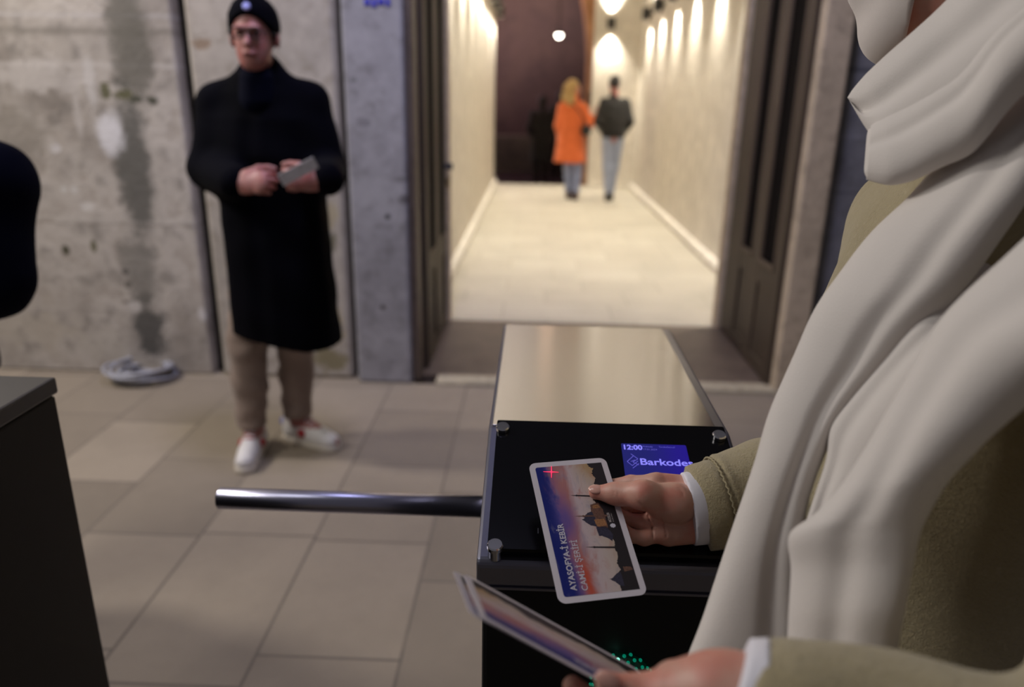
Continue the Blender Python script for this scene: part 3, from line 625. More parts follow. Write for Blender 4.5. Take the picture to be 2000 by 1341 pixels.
def ticket(name, label, group, mat4, full=True):
    o = root(name, (0, 0, 0), label, 'ticket', group); o.matrix_world = mat4
    pl = rrect(0, TLn, 0, TWd, .0085)
    out = []                                                       # little notches at the torn short ends
    for x, y in pl: out.append((x, y))
    n = len(out); me = bpy.data.meshes.new('card'); V = [(x, y, -.0002) for x, y in out] + [(x, y, 0) for x, y in out]
    me.from_pydata(V, [], [tuple(range(n))[::-1], tuple(range(n, 2 * n))] + [(i, (i + 1) % n, n + (i + 1) % n, n + i) for i in range(n)]); me.materials.append(M_paper)
    c = bpy.data.objects.new('card', me); COL.objects.link(c); c.parent = o
    bd = .0068; pr = rrect(bd, TLn - bd, bd, TWd - bd, .003); flatmesh('printed_picture', pr, [tuple(range(len(pr)))], .0001, M_pic, o)
    def addp(pts, z, m, nm): q = clampr(jag(shp(pts), .00055 if m is M_sil else .0003, seed=len(pts)), bd); flatmesh(nm, q, [tuple(range(len(q)))], z, m, o)
    addp([(1143, 899), (1150, 911), (1158, 914), (1156, 925), (1163, 934), (1160, 944), (1166, 955), (1158, 975), (1166, 985), (1172, 1005), (1180, 1022), (1186, 1036), (1190, 1046), (1200, 1055), (1201, 1070), (1207, 1085), (1205, 1100), (1212, 1112), (1204, 1124), (1210, 1140), (1214, 1152), (1219, 1162), (1258, 1161), (1172, 895)], .00015, M_sil, 'tree_line')
    if full:
        addp([(1153, 985), (1168, 981), (1178, 996), (1184, 1016), (1188, 1030), (1170, 1030), (1164, 1014), (1154, 1002)], .0002, M_bld, 'printed_building')
        addp([(1160, 1014), (1180, 1013), (1186, 1026), (1166, 1028)], .00022, M_lit, 'lit_wall'); addp([(1157, 987), (1168, 985), (1172, 991), (1158, 993)], .00022, M_lit, 'lit_wall')
        addp([(1136, 1014), (1141, 1013), (1141, 1008), (1148, 1001), (1156, 999), (1163, 1012), (1166, 1028), (1155, 1026), (1146, 1021), (1141, 1017)], .00021, M_blu, 'printed_dome')
        addp([(1164, 1028), (1184, 1028), (1198, 1044), (1196, 1056), (1186, 1050), (1176, 1046), (1170, 1046)], .0002, M_blu, 'printed_building')
        addp([(1190, 1130), (1197, 1128), (1203, 1120), (1212, 1116), (1216, 1128), (1220, 1144), (1210, 1142), (1202, 1136)], .0002, M_blu, 'printed_dome'); addp([(1216, 1106), (1232, 1106), (1236, 1112), (1220, 1116)], .0002, M_bld, 'printed_building')
        for (xa, ya, xb, yb) in ((1114, 967, 1156, 968.5), (1121, 1008, 1186, 1006.5), (1143, 1068, 1206, 1068.5)):
            A = np.array(tk(xa, ya)); B = np.array(tk(xb, yb)); d = (B - A) / np.linalg.norm(B - A); nn = np.array([-d[1], d[0]]); L = np.linalg.norm(B - A)
            q = [A, A + d * .25 * L + nn * .0006, A + d * .28 * L + nn * .0014, A + d * .31 * L + nn * .0008, B + nn * .0011, B - nn * .0011, A + d * .31 * L - nn * .0008, A + d * .28 * L - nn * .0014, A + d * .25 * L - nn * .0006]
            flatmesh('minaret', [tuple(v) for v in q], [tuple(range(9))], .00025, M_sil if ya != 1008 else M_bld, o)
        a0 = np.array(tk(1197, 1026)); q = []
        for k in range(16): R_ = .0030 if k % 2 == 0 else .0024; q.append((a0[0] + R_ * math.cos(k * math.pi / 8), a0[1] + R_ * 1.15 * math.sin(k * math.pi / 8)))
        flatmesh('printed_emblem', q, [tuple(range(16))], .00028, M_letter, o)
        V, Fs = text('MÜZELER', .0040, None, .0001); V[:, 0] *= .0125 / V[:, 0].max(); flatmesh('printed_lettering', [(a0[0] + .0045 + x, a0[1] + .0002 + y) for x, y, _ in V], Fs, .00028, M_letter2, o)
        V, Fs = text('KURUMU', .0022, None, 0); V[:, 0] *= .0110 / V[:, 0].max(); flatmesh('printed_lettering', [(a0[0] + .0045 + x, a0[1] - .0026 + y) for x, y, _ in V], Fs, .00028, M_letter2, o)
    for (body, off, s0, e0, hgt) in (('AYASOFYA-\u0130 KEB\u0130R', .00022, (1127, 1153), (1099, 1022), 15), ('CAM\u0130-\u0130 \u015eER\u0130F\u0130', .00005, (1149, 1152), (1126, 1054), 13)):
        V, Fs = text(body, .0105, None, off); V = V[:, :2]; V[:, 0] -= V[:, 0].min()
        A = np.array(tk(*s0)); B = np.array(tk(*e0)); cap = .0066; ref = .0105 * .73
        V[:, 0] *= (B[0] - A[0]) / V[:, 0].max(); V[:, 1] *= cap / ref
        yb = (A[1] + B[1]) / 2
        flatmesh('printed_lettering', [(A[0] + x, A[1] + (B[1] - A[1]) * x / (B[0] - A[0]) * 1.0 + y) for x, y in V], Fs, .0003, M_letter, o, 0)
    return o
def m4(org, ax, ay, az): return Matrix([[ax[0], ay[0], az[0], org[0]], [ax[1], ay[1], az[1], org[1]], [ax[2], ay[2], az[2], org[2]], [0, 0, 0, 1]])
org = cT - lx * TLn / 2 - ly * TWd / 2
tick = ticket('entry_ticket', 'printed ticket held over the black reader, a red cross of light on its corner', None, m4(org, lx, ly, ln))
a0 = tk(1076, 922); b = []
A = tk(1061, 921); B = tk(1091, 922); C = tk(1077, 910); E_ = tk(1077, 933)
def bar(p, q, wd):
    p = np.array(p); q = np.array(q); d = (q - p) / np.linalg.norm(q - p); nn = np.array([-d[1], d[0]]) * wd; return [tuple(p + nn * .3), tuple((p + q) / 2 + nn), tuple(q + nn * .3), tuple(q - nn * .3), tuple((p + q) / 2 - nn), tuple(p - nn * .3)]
o1 = flatmesh('laser_cross', bar(A, B, .0007) + bar(C, E_, .0007), [tuple(range(6)), tuple(range(6, 12))], .0004, M_laser, tick)  # glowing mesh strips stand in for the scanner's red light on the card
# stack of three tickets in the other hand
bA = D(905, 1118, .60); bB = D(934, 1196, .515); _e = bB - bA; _r = ray(1290, 1331); bdir = O + _r * (((bA - O) @ _e) / (_r @ _e)) - bA; print('bundle far depth', ((bA - O) @ _e) / (_r @ _e))
by = unit(bB - bA); bx_ = unit(-(bdir - by * (bdir @ by))); bn = np.cross(bx_, by)
if bn @ (O - bA) < 0: print('bundle flipped')
bo = bA - bx_ * TLn
first = ticket('entry_ticket', 'front ticket of the fanned stack in the lower hand', 'tickets fanned in the lower hand', m4(bo, bx_, by, bn), False)
def dupt(src, mat4, label):
    c = src.copy(); COL.objects.link(c); c.matrix_world = mat4; c['label'] = label
    for ch in src.children:
        d = ch.copy(); COL.objects.link(d); d.parent = c
    return c
for k, (sx, sy, sn, rot, lab) in enumerate(((.006, -.010, -.0025, .02, 'middle ticket of the fanned stack, its white edge just showing'), (-.002, -.020, -.005, .035, 'rearmost ticket of the fanned stack, nearest the turnstile'))):
    Rm = Matrix.Rotation(rot, 3, Vector(bn)); ax, ay = np.array(Rm @ Vector(bx_)), np.array(Rm @ Vector(by))
    o2 = bo - bx_ * 0 + np.array(by) * sy + np.array(bn) * sn - np.array(bx_) * (sx - .004)
    dupt(first, m4(o2, ax, ay, bn), lab)
#@@P
# ------------------------------------------------------------------ people
def hand_sdf(W, d, n, th, s=1.0, curl=.5, spread=.12):
    """W wrist, d towards the knuckles, n out of the palm, th towards the thumb side"""
    W = A3(W); d = unit(d); n = A3(n); n = unit(n - d * (n @ d)); t_ = np.cross(n, d); t_ = t_ if t_ @ A3(th) > 0 else -t_
    fs = [cone(W - d * .03 * s, W + d * .03 * s, .026 * s, .030 * s, n, .62), cone(W + d * .02 * s, W + d * .085 * s, .030 * s, .038 * s, n, .42)]
    f0 = union(fs, .02 * s); out = []
    for k, (off, L) in enumerate(((.030, .078), (.010, .086), (-.011, .080), (-.030, .062))):
        p = W + d * (.090 - .004 * abs(k - 1)) * s + t_ * off * s; ang = 0; pts = [p]
        for j, fr in enumerate((.45, .30, .25)):
            ang += curl * (0.75 + .25 * j) * (1 + .08 * k)
            q = pts[-1] + (d * math.cos(ang) + n * math.sin(ang) + t_ * spread * (1.5 - k) * .2) * L * fr * s; pts.append(q)
        r_ = [.0092, .0086, .0080, .0068]
        if k == 3: r_ = [x * .88 for x in r_]
        out.append(union([cone(pts[j], pts[j + 1], r_[j] * s, r_[j + 1] * s) for j in range(3)], .004 * s))
    p = W + d * .03 * s + t_ * .028 * s; a_ = W + d * .068 * s + t_ * .052 * s + n * .018 * s; b_ = a_ + (d * .75 + t_ * .1 + n * .5) * .034 * s; c_ = b_ + (d * .85 - t_ * .1 + n * .4) * .027 * s
    out.append(union([cone(p, a_, .017 * s, .0115 * s), cone(a_, b_, .011 * s, .0098 * s), cone(b_, c_, .0096 * s, .0075 * s)], .006 * s))
    def f(P):
        g = out[0](P)
        for o_ in out[1:]: g = smin(g, o_(P), .0025 * s)
        return smin(f0(P), g, .010 * s)
    return f
def head_sdf(C, fwd, up=(0, 0, 1), s=1.0):
    C = A3(C); u = unit(up); f_ = unit(A3(fwd) - u * (A3(fwd) @ u)); r_ = np.cross(f_, u); q = lambda a, b, c: C + (r_ * a + f_ * b + u * c) * s
    ax = (r_, f_, u); R3 = lambda *v: [x * s for x in v]
    f = union([ell(q(0, -.008, .035), R3(.076, .096, .088), ax), ell(q(0, .028, -.045), R3(.058, .064, .068), ax), ell(q(0, .050, -.088), R3(.030, .030, .024), ax)], .035 * s)
    f = sub(f, ell(q(.033, .100, .006), R3(.018, .014, .011), ax), .018 * s); f = sub(f, ell(q(-.033, .100, .006), R3(.018, .014, .011), ax), .018 * s)
    f = union([f, cone(q(0, .086, .012), q(0, .108, -.028), .008 * s, .0125 * s), ell(q(0, .092, .024), R3(.050, .012, .010), ax)], .012 * s)
    f = union([f, ell(q(0, .086, -.058), R3(.024, .012, .0075), ax)], .008 * s)
    for sg in (-1, 1): f = union([f, ell(q(sg * .077, -.004, -.005), R3(.010, .020, .032), ax)], .006 * s)
    return f, q
def limb(pts, rs, k=.03): return union([cone(pts[i], pts[i + 1], rs[i], rs[i + 1]) for i in range(len(pts) - 1)], k)
def shoe(parent, ankle, toe, m, sole, name='shoe', s=1.0, extra=True):
    a = A3(ankle); t_ = A3(toe); d = t_ - a; d[2] = 0; d = unit(d); h = np.array([a[0], a[1], 0]) - d * .045 * s; h2 = h + d * .27 * s
    rt = np.cross(d, [0, 0, 1])
    up = union([cone(h + [0, 0, .055], h + [0, 0, .10], .040, .038), cone(h + d * .02 + [0, 0, .048], h2 - d * .05 + [0, 0, .038], .044, .040, (0, 0, 1), .9), cone(h + d * .05 + [0, 0, .085], h2 - d * .10 + [0, 0, .055], .034, .032)], .03)
    up = inter(up, half((0, 0, .022), (0, 0, -1)))
    lo, hi = bounds([h, h2, h + [0, 0, .15]], .07)
    o = sdf(name, up, lo, hi, .006, m, parent)
    so = inter(inter(cone(h + [0, 0, .012], h2 - d * .05 + [0, 0, .012], .046, .044), half((0, 0, .0), (0, 0, -1))), half((0, 0, .026), (0, 0, 1)))
    sdf('sole', so, lo, hi, .006, sole, o)
    return o, d, rt, h
def person(name_label, base, J, mats, hp=None, group=None, hh=.008, arms=True, cat='person'):
    """J: joint positions; mats: skin, top, bottom, shoe; returns root"""
    r = root('person', base, name_label, cat, group)
    hs, q = head_sdf(J['head'], J['look'], (0, 0, 1), J.get('hs', 1.0))
    sh = (A3(J['shL']) + A3(J['shR'])) / 2; hip = (A3(J['hipL']) + A3(J['hipR'])) / 2
    core = union([cone(q(0, -.012, -.06), sh + [0, 0, .03], .052, .060), cone(J['shL'], J['shR'], .05, .05), cone(sh - [0, 0, .08], hip, .105, .10), cone(J['hipL'], J['hipR'], .07, .07),
                  limb([J['hipL'], J['knL'], J['anL']], [.07, .048, .036]), limb([J['hipR'], J['knR'], J['anR']], [.07, .048, .036]),
                  cone(J['anL'], A3(J['toeL']) * [1, 1, 0] + [0, 0, .04], .036, .026), cone(J['anR'], A3(J['toeR']) * [1, 1, 0] + [0, 0, .04], .036, .026),
                  limb([J['shL'], J['elL'], J['wrL']], [.045, .036, .026]), limb([J['shR'], J['elR'], J['wrR']], [.045, .036, .026])], .03)
    allf = [hs] + ([hand_sdf(J['wrL'], J['hdL'], J['hnL'], J['htL'], 1.0, J.get('curl', .5)), hand_sdf(J['wrR'], J['hdR'], J['hnR'], J['htR'], 1.0, J.get('curl', .5))] if 'hdL' in J else [])
    body = union([core] + allf, .012)
    pts = [v for k, v in J.items() if k[:2] in ('sh', 'el', 'wr', 'hi', 'kn', 'an', 'he') and k != 'hs']
    lo, hi = bounds(pts, .19); lo[2] = 0.0; lo[2] -= .01
    sdf('body', body, lo, hi, hh, mats['skin'], r)
    return r, q, lo, hi
def fold_noise(amp, n=7, ph=0., zf=9.):
    return lambda th, z: amp * (np.sin(n * th + ph + .8 * np.sin(zf * z)) * .6 + np.sin((n * 2 + 1) * th - 2 * zf * z * .3 + 1.3 * ph) * .4)
def wr_noise(f, amp, fr):
    return lambda P: f(P) - amp * (np.sin(P[:, 0] * fr + 2 * np.sin(P[:, 2] * fr * .7)) * np.sin(P[:, 2] * fr * 1.3 + 1.5 * np.sin(P[:, 1] * fr)) + .5 * np.sin(P[:, 2] * fr * 2.1 + P[:, 0] * fr * 1.2))
# --- the man in the long black coat
mb = np.array([-1.04, 2.86, 0.])
J = dict(head=(-1.003, 2.80, 1.655), look=(.10, -1, -.02), shL=(-1.165, 2.87, 1.415), shR=(-.865, 2.88, 1.425), elL=(-1.235, 2.83, 1.185), elR=(-.765, 2.84, 1.195), wrL=(-1.035, 2.62, 1.165), wrR=(-.755, 2.63, 1.18),
         hipL=(-1.115, 2.88, .93), hipR=(-.955, 2.89, .93), knL=(-1.155, 2.86, .50), knR=(-.985, 2.93, .50), anL=(-1.170, 2.86, .10), anR=(-1.010, 2.975, .10), toeL=(-1.150, 2.70, 0), toeR=(-.84, 2.89, 0),
         hdL=(1, -.35, .1), hnL=(.2, .8, -.2), htL=(-.1, -.3, 1), hdR=(-1, -.4, .05), hnR=(-.2, .8, -.1), htR=(.1, -.3, 1), curl=.85)
man, q, lo, hi = person('man in long black coat, beanie and glasses standing before the stone wall', mb, J, dict(skin=M_skin2), hh=.006)
ctr = lambda z: (-1.015 + .0, 2.875)
coat = loft([(.50, -1.00, 2.885, .215, .17), (.56, -1.00, 2.885, .213, .168), (.80, -1.005, 2.88, .205, .155), (1.05, -1.01, 2.875, .203, .145), (1.25, -1.015, 2.87, .215, .15), (1.38, -1.015, 2.87, .19, .13), (1.47, -1.013, 2.87, .12, .09), (1.50, -1.01, 2.865, .07, .065)], 2.3, fold_noise(.02, 5, .4, 3.))
hemcut = half((-1.0, 2.8, .522), (-.17, .0, -1.))
arms = union([limb([(-1.185, 2.87, 1.425), (-1.225, 2.84, 1.19), (-1.06, 2.645, 1.165)], [.070, .082, .060], .02), limb([(-.845, 2.88, 1.435), (-.785, 2.85, 1.20), (-.735, 2.66, 1.185)], [.070, .076, .060], .02), cone((-1.02, 2.87, 1.490), (-1.19, 2.87, 1.430), .072, .066), cone((-.995, 2.87, 1.490), (-.84, 2.88, 1.440), .072, .066)], .04)
collar = sub(cone((-1.01, 2.86, 1.46), (-1.005, 2.86, 1.53), .095, .078), ell((-1.0, 2.76, 1.54), (.045, .07, .07)), .01)
cf = wr_noise(inter(smin_f := union([coat, arms, collar], .045), hemcut), .003, 14)
sdf('long_coat', cf, (-1.42, 2.52, .46), (-.55, 3.15, 1.6), .009, M_black, man)
sdf('sweater', cone((-1.006, 2.80, 1.45), (-1.003, 2.79, 1.515), .070, .060), (-1.12, 2.65, 1.4), (-.9, 2.9, 1.64), .007, M_navy, man)
for s_, (kn, an) in enumerate((('knL', 'anL'), ('knR', 'anR'))):
    k_, a_ = A3(J[kn]), A3(J[an]); hp_ = A3(J['hipL' if s_ == 0 else 'hipR'])
    tr = limb([hp_ - [0, 0, .1], k_, a_ + [0, 0, .22], a_ + [0, -.01, .045]], [.095, .078, .070, .062], .03)
    tr = wr_noise(inter(tr, half(a_ + [0, 0, .028], (0, 0, -1))), .006, 26)
    sdf('trouser_leg', tr, (k_[0] - .16, k_[1] - .16, .10), (k_[0] + .16, k_[1] + .2, .92), .008, M_trous, man)
for an, toe, sg in (('anL', 'toeL', -1), ('anR', 'toeR', 1)):
    so, d_, rt_, h_ = shoe(man, J[an], J[toe], M_shoe, M_sole)
    side = -rt_ if an == 'anL' else rt_
    for s2 in (-1, 1):
        c = h_ + d_ * .095 + rt_ * s2 * .040 + np.array([0, 0, .062]); sdf('side_patch', inter(ell(c, (.022, .016, .020), (d_, rt_, (0, 0, 1))), lambda P: P[:, 2] * 0 - 1), c - .03, c + .03, .003, M_red, so)
    c = h_ + np.array([0, 0, .080]) - d_ * .030; sdf('heel_patch', ell(c, (.03, .030, .022), (d_, rt_, (0, 0, 1))), c - .045, c + .045, .004, M_bluep, so)
    for j in range(4):
        c = h_ + d_ * (.10 + .022 * j) + np.array([0, 0, .118 - .010 * j]); MB().tube([c - rt_ * .022 + [0, 0, -.006], c, c + rt_ * .022 + [0, 0, -.006]], .0035, 6).build('lace', M_shirt, so, True)
hs_, qh = head_sdf(J['head'], J['look'])
bean = inter(grow(ell(qh(0, -.010, .040), (.078, .098, .092), (qh(1, 0, 0) - qh(0, 0, 0), qh(0, 1, 0) - qh(0, 0, 0), (0, 0, 1))), .010), half(qh(0, .078, .056), unit(qh(0, .55, 0) - qh(0, 0, 0)) * .75 + A3([0, 0, -1]) * .66))
bn_ = sdf('beanie', wr_noise(bean, .001, 60), A3(J['head']) - .16, A3(J['head']) + .18, .006, M_black, man)
MB().lathe(qh(-.006, .094, .088), qh(-.006, .103, .092), [(0, .013), (.7, .013), (1, .010)], 16).build('badge', plain('pale_blue_badge', (.40, .42, .85), .4), bn_)
gl = MB()
for sg in (-1, 1):
    c = qh(sg * .031, .104, .006); U = qh(1, 0, 0) - qh(0, 0, 0); Wz = np.array([0, 0, 1.])
    gl.tube([c + U * .025 * math.cos(a_) + Wz * .018 * math.sin(a_) for a_ in np.linspace(0, 2 * math.pi, 25)], .0018, 6)
    gl.tube([qh(sg * .056, .102, .010), qh(sg * .078, .05, .010), qh(sg * .082, -.01, .004)], .0018, 6)
gl.tube([qh(-.006, .105, .010), qh(.006, .105, .010)], .0018, 6); gl.build('glasses', M_lampb, man, True)
for sg in (-1, 1):
    sdf('eye', ell(qh(sg * .031, .088, .006), (.012, .010, .007)), qh(sg * .031, .088, .006) - .02, qh(sg * .031, .088, .006) + .02, .003, M_eye, man)
sdf('lips', ell(qh(0, .096, -.058), (.022, .009, .006), (qh(1, 0, 0) - qh(0, 0, 0), qh(0, 1, 0) - qh(0, 0, 0), (0, 0, 1))), qh(0, .096, -.058) - .035, qh(0, .096, -.058) + .035, .003, M_lips, man)
# the folded leaflet he holds
pA, pB = Yp(553, 350, 2.555), Yp(612, 318, 2.60)
dd = unit(pB - pA); up_ = unit(np.cross(dd, [0, 1, 0.35])); nn = np.cross(dd, up_)
V = []
for h_ in (-.0015, .0015):
    for (u, v) in ((-.01, -.022), (.125, -.022), (.125, .020), (-.01, .022)): V.append(pA + dd * u + up_ * v * (1 if up_[2] < 0 else -1) + nn * h_ + nn * .01 * (u > .1))
mesh('leaflet', V, [(0, 1, 2, 3), (7, 6, 5, 4), (0, 4, 5, 1), (1, 5, 6, 2), (2, 6, 7, 3), (3, 7, 4, 0)], plain('printed_leaflet', (.62, .60, .62), .5, var=.4, sc=60), None, label='folded pale leaflet held between the hands of the man in black', cat='leaflet')
# --- the couple in the corridor
b0 = np.array([.58, 11.55, 0.])
J = dict(head=(.545, 11.52, 1.60), look=(.85, .35, 0), shL=(.40, 11.53, 1.36), shR=(.67, 11.50, 1.36), elL=(.36, 11.52, 1.08), elR=(.78, 11.46, 1.12), wrL=(.40, 11.62, .86), wrR=(.90, 11.50, 1.24), hipL=(.49, 11.55, .86), hipR=(.63, 11.55, .86), knL=(.51, 11.55, .46), knR=(.65, 11.53, .46), anL=(.535, 11.60, .09), anR=(.63, 11.50, .09), toeL=(.54, 11.74, 0), toeR=(.64, 11.66, 0),
         hdL=(0, .2, -1), hnL=(1, 0, 0), htL=(0, 1, 0), hdR=(.4, .2, 1), hnR=(-.3, 1, 0), htR=(-1, 0, 0))
wo, q, lo, hi = person('blond woman in orange coat walking down the corridor beside a man', b0, J, dict(skin=M_skin), hh=.011)
cf = union([loft([(.55, .535, 11.54, .245, .17), (.62, .535, 11.54, .24, .17), (.90, .53, 11.54, .205, .155), (1.15, .53, 11.53, .185, .145), (1.33, .53, 11.52, .185, .125), (1.42, .535, 11.515, .10, .085)], 2.2, fold_noise(.02, 5)), limb([(.40, 11.53, 1.35), (.35, 11.52, 1.08), (.39, 11.60, .92)], [.08, .072, .06]), limb([(.67, 11.50, 1.35), (.79, 11.46, 1.12), (.87, 11.49, 1.20)], [.08, .072, .055]), cone((.54, 11.52, 1.42), (.545, 11.52, 1.48), .085, .08)], .04)
sdf('orange_coat', wr_noise(cf, .003, 18), (.2, 11.25, .5), (1.05, 11.85, 1.62), .013, M_orange, wo)
for a_, b_, c_ in (('hipL', 'knL', 'anL'), ('hipR', 'knR', 'anR')):
    sdf('trouser_leg', inter(limb([J[a_], J[b_], J[c_]], [.095, .072, .058]), half((0, 0, .07), (0, 0, -1))), A3(J[c_]) - [.17, .2, .06], A3(J[a_]) + [.17, .2, .1], .013, M_jean, wo)
for an, toe in (('anL', 'toeL'), ('anR', 'toeR')): shoe(wo, J[an], J[toe], M_boot, M_boot, 'boot', .95)
qq = q; hr = union([ell(q(0, -.025, .05), (.092, .105, .090)), limb([q(-.03, -.08, .02), q(-.05, -.09, -.12), q(-.05, -.07, -.27)], [.07, .072, .05], .04), limb([q(.05, -.07, 0), q(.06, -.08, -.15), q(.05, -.06, -.26)], [.06, .062, .03], .04)], .03)
hr = sub(hr, ell(q(0, .085, -.03), (.07, .075, .085), (q(1, 0, 0) - q(0, 0, 0), q(0, 1, 0) - q(0, 0, 0), (0, 0, 1))), .01)
sdf('hair', wr_noise(hr, .006, 55), A3(J['head']) - [.25, .25, .42], A3(J['head']) + .2, .012, M_hairb, wo)
# shoulder bag strap and bag on the woman's side
bg = root('handbag', (.72, 11.42, .0), 'small dark handbag hanging at the side of the woman in orange', 'bag')
sdf('bag_body', wr_noise(ell((.745, 11.40, 1.03), (.075, .045, .085)), .003, 40), (.62, 11.3, .9), (.86, 11.5, 1.15), .01, M_lampb, bg)
MB().tube([(.745, 11.375, 1.10), (.66, 11.36, 1.25), (.55, 11.375, 1.38), (.45, 11.42, 1.44)], .009, 6).build('strap', M_lampb, bg, True)
b0 = np.array([1.13, 11.45, 0.])
J = dict(head=(1.125, 11.45, 1.665), look=(-.15, 1, 0), shL=(.985, 11.46, 1.42), shR=(1.315, 11.46, 1.42), elL=(.92, 11.44, 1.16), elR=(1.385, 11.44, 1.16), wrL=(.99, 11.58, 1.06), wrR=(1.31, 11.58, 1.05), hipL=(1.075, 11.46, .92), hipR=(1.225, 11.46, .92), knL=(1.09, 11.44, .50), knR=(1.20, 11.50, .50), anL=(1.125, 11.46, .09), anR=(1.175, 11.58, .10), toeL=(1.13, 11.62, 0), toeR=(1.18, 11.74, 0),
         hdL=(.3, 1, .1), hnL=(1, 0, 0), htL=(0, 0, 1), hdR=(-.4, 1, .1), hnR=(-1, 0, 0), htR=(0, 0, 1))
mn, q, lo, hi = person('man in black jacket and pale blue jeans seen from behind in the corridor', b0, J, dict(skin=M_skin2), hh=.011)
cf = union([loft([(.93, 1.15, 11.46, .165, .13), (1.0, 1.15, 11.46, .185, .145), (1.2, 1.15, 11.46, .205, .15), (1.38, 1.15, 11.46, .20, .125), (1.47, 1.14, 11.46, .10, .08)], 2.2, fold_noise(.02, 5)), limb([(1.0, 11.46, 1.41), (.935, 11.44, 1.16), (.985, 11.57, 1.04)], [.085, .08, .055]), limb([(1.30, 11.46, 1.41), (1.365, 11.44, 1.16), (1.32, 11.56, 1.02)], [.085, .08, .055]), cone((1.135, 11.46, 1.46), (1.13, 11.46, 1.52), .075, .068)], .04)
sdf('jacket', wr_noise(cf, .003, 20), (.8, 11.2, .88), (1.55, 11.75, 1.62), .013, M_jacket, mn)
for a_, b_, c_ in (('hipL', 'knL', 'anL'), ('hipR', 'knR', 'anR')):
    sdf('trouser_leg', inter(limb([A3(J[a_]) + [0, 0, .03], J[b_], J[c_]], [.10, .072, .056]), half((0, 0, .06), (0, 0, -1))), A3(J[c_]) - [.17, .2, .06], A3(J[a_]) + [.17, .2, .13], .013, M_jeanl, mn)
for an, toe in (('anL', 'toeL'), ('anR', 'toeR')): shoe(mn, J[an], J[toe], M_lampb, M_lampb, 'shoe', 1.)
sdf('hair', inter(grow(ell(q(0, -.012, .042), (.078, .096, .09)), .008), half(q(0, .05, .0), unit(q(0, 1, 0) - q(0, 0, 0)) * .9 + A3([0, 0, -.35]))), A3(J['head']) - .16, A3(J['head']) + .18, .009, M_haird, mn)
# --- dim figures in the dark chamber
def dim(x, y, s, lab, wide):
    g0 = -.22
    J = dict(head=(x, y, g0 + 1.60 * s), look=(0, 1, 0), shL=(x - .17, y, g0 + 1.38 * s), shR=(x + .17, y, g0 + 1.38 * s), elL=(x - .24, y, g0 + 1.10 * s), elR=(x + .24, y, g0 + 1.10 * s), wrL=(x - .2, y + .1, g0 + .9), wrR=(x + .2, y + .1, g0 + .9), hipL=(x - .08, y, g0 + .88), hipR=(x + .08, y, g0 + .88), knL=(x - .09, y, g0 + .48), knR=(x + .09, y, g0 + .48), anL=(x - .09, y, g0 + .09), anR=(x + .09, y, g0 + .09), toeL=(x - .09, y + .1, g0), toeR=(x + .09, y + .1, g0))
    r = root('person', (x, y, g0), lab, 'person')
    hs, q = head_sdf(J['head'], J['look'])
    body = union([hs, cone(q(0, -.01, -.06), (x, y, g0 + 1.42 * s), .052, .06), cone((x, y, g0 + 1.3), (x, y, g0 + .9), .1, .1)] + [limb([J['hip' + k], J['kn' + k], J['an' + k]], [.075, .055, .04]) for k in 'LR'] + [limb([J['sh' + k], J['el' + k], J['wr' + k]], [.05, .04, .03]) for k in 'LR'] + [hand_sdf(J['wr' + k], (0, .3, -1), (1 if k == 'L' else -1, 0, 0), (0, 1, 0)) for k in 'LR'] + [cone(J['an' + k], A3(J['an' + k]) + [0, .16, -.05], .04, .03) for k in 'LR'], .02)
    sdf('body', body, (x - .4, y - .3, g0), (x + .4, y + .35, g0 + 1.85), .014, M_skin2, r)
    cf = union([loft([(g0 + .45, x, y, .20 * wide, .15), (g0 + .9, x, y, .19 * wide, .15), (g0 + 1.3 * s, x, y, .20, .13), (g0 + 1.42 * s, x, y, .10, .08)], 2.2, fold_noise(.02, 5))] + [limb([J['sh' + k], J['el' + k], A3(J['wr' + k]) + [0, 0, .04]], [.08, .075, .055]) for k in 'LR'], .04)
    sdf('coat', cf, (x - .45, y - .3, g0 + .4), (x + .45, y + .35, g0 + 1.65), .016, M_jacket, r)
    sdf('hair', union([ell(q(0, -.02, .04), (.095, .105, .095)), cone(q(0, -.07, -.02), q(0, -.08, -.18), .08, .06)], .03), q(0, 0, 0) - .32, q(0, 0, 0) + .2, .014, M_haird, r)
    for k in 'LR': sdf('trouser_leg', limb([J['hip' + k], J['kn' + k], A3(J['an' + k]) + [0, 0, .0]], [.09, .075, .06]), A3(J['an' + k]) - [.15, .15, .04], A3(J['hip' + k]) + .15, .016, M_lampb, r)
dim(.125, 15.6, 1.0, 'dim figure in dark clothes standing in the dark chamber, left of the orange coat', 1.1)
dim(.50, 16.3, 1.06, 'dim figure almost hidden behind the woman in the orange coat', 1.0)
# --- person in navy coat cut by the left edge
J = dict(head=(-1.66, 1.86, 1.60), look=(.2, -1, -.1), shL=(-1.82, 1.86, 1.37), shR=(-1.30, 1.78, 1.29), elL=(-1.88, 1.84, 1.10), elR=(-1.295, 1.72, 1.03), wrL=(-1.84, 1.66, .90), wrR=(-1.37, 1.50, .96), hipL=(-1.76, 1.86, .86), hipR=(-1.61, 1.86, .86), knL=(-1.76, 1.84, .46), knR=(-1.61, 1.84, .46), anL=(-1.76, 1.86, .09), anR=(-1.61, 1.86, .09), toeL=(-1.76, 1.70, 0), toeR=(-1.60, 1.70, 0),
         hdL=(0, -.4, -1), hnL=(1, 0, 0), htL=(0, -1, 0), hdR=(.05, -1, -.15), hnR=(0, -.1, -1), htR=(-1, 0, 0))
nv, q, lo, hi = person('person in a dark navy coat cut off by the left edge, behind the left cabinet', np.array([-1.68, 1.86, 0]), J, dict(skin=M_skin2), hh=.010)
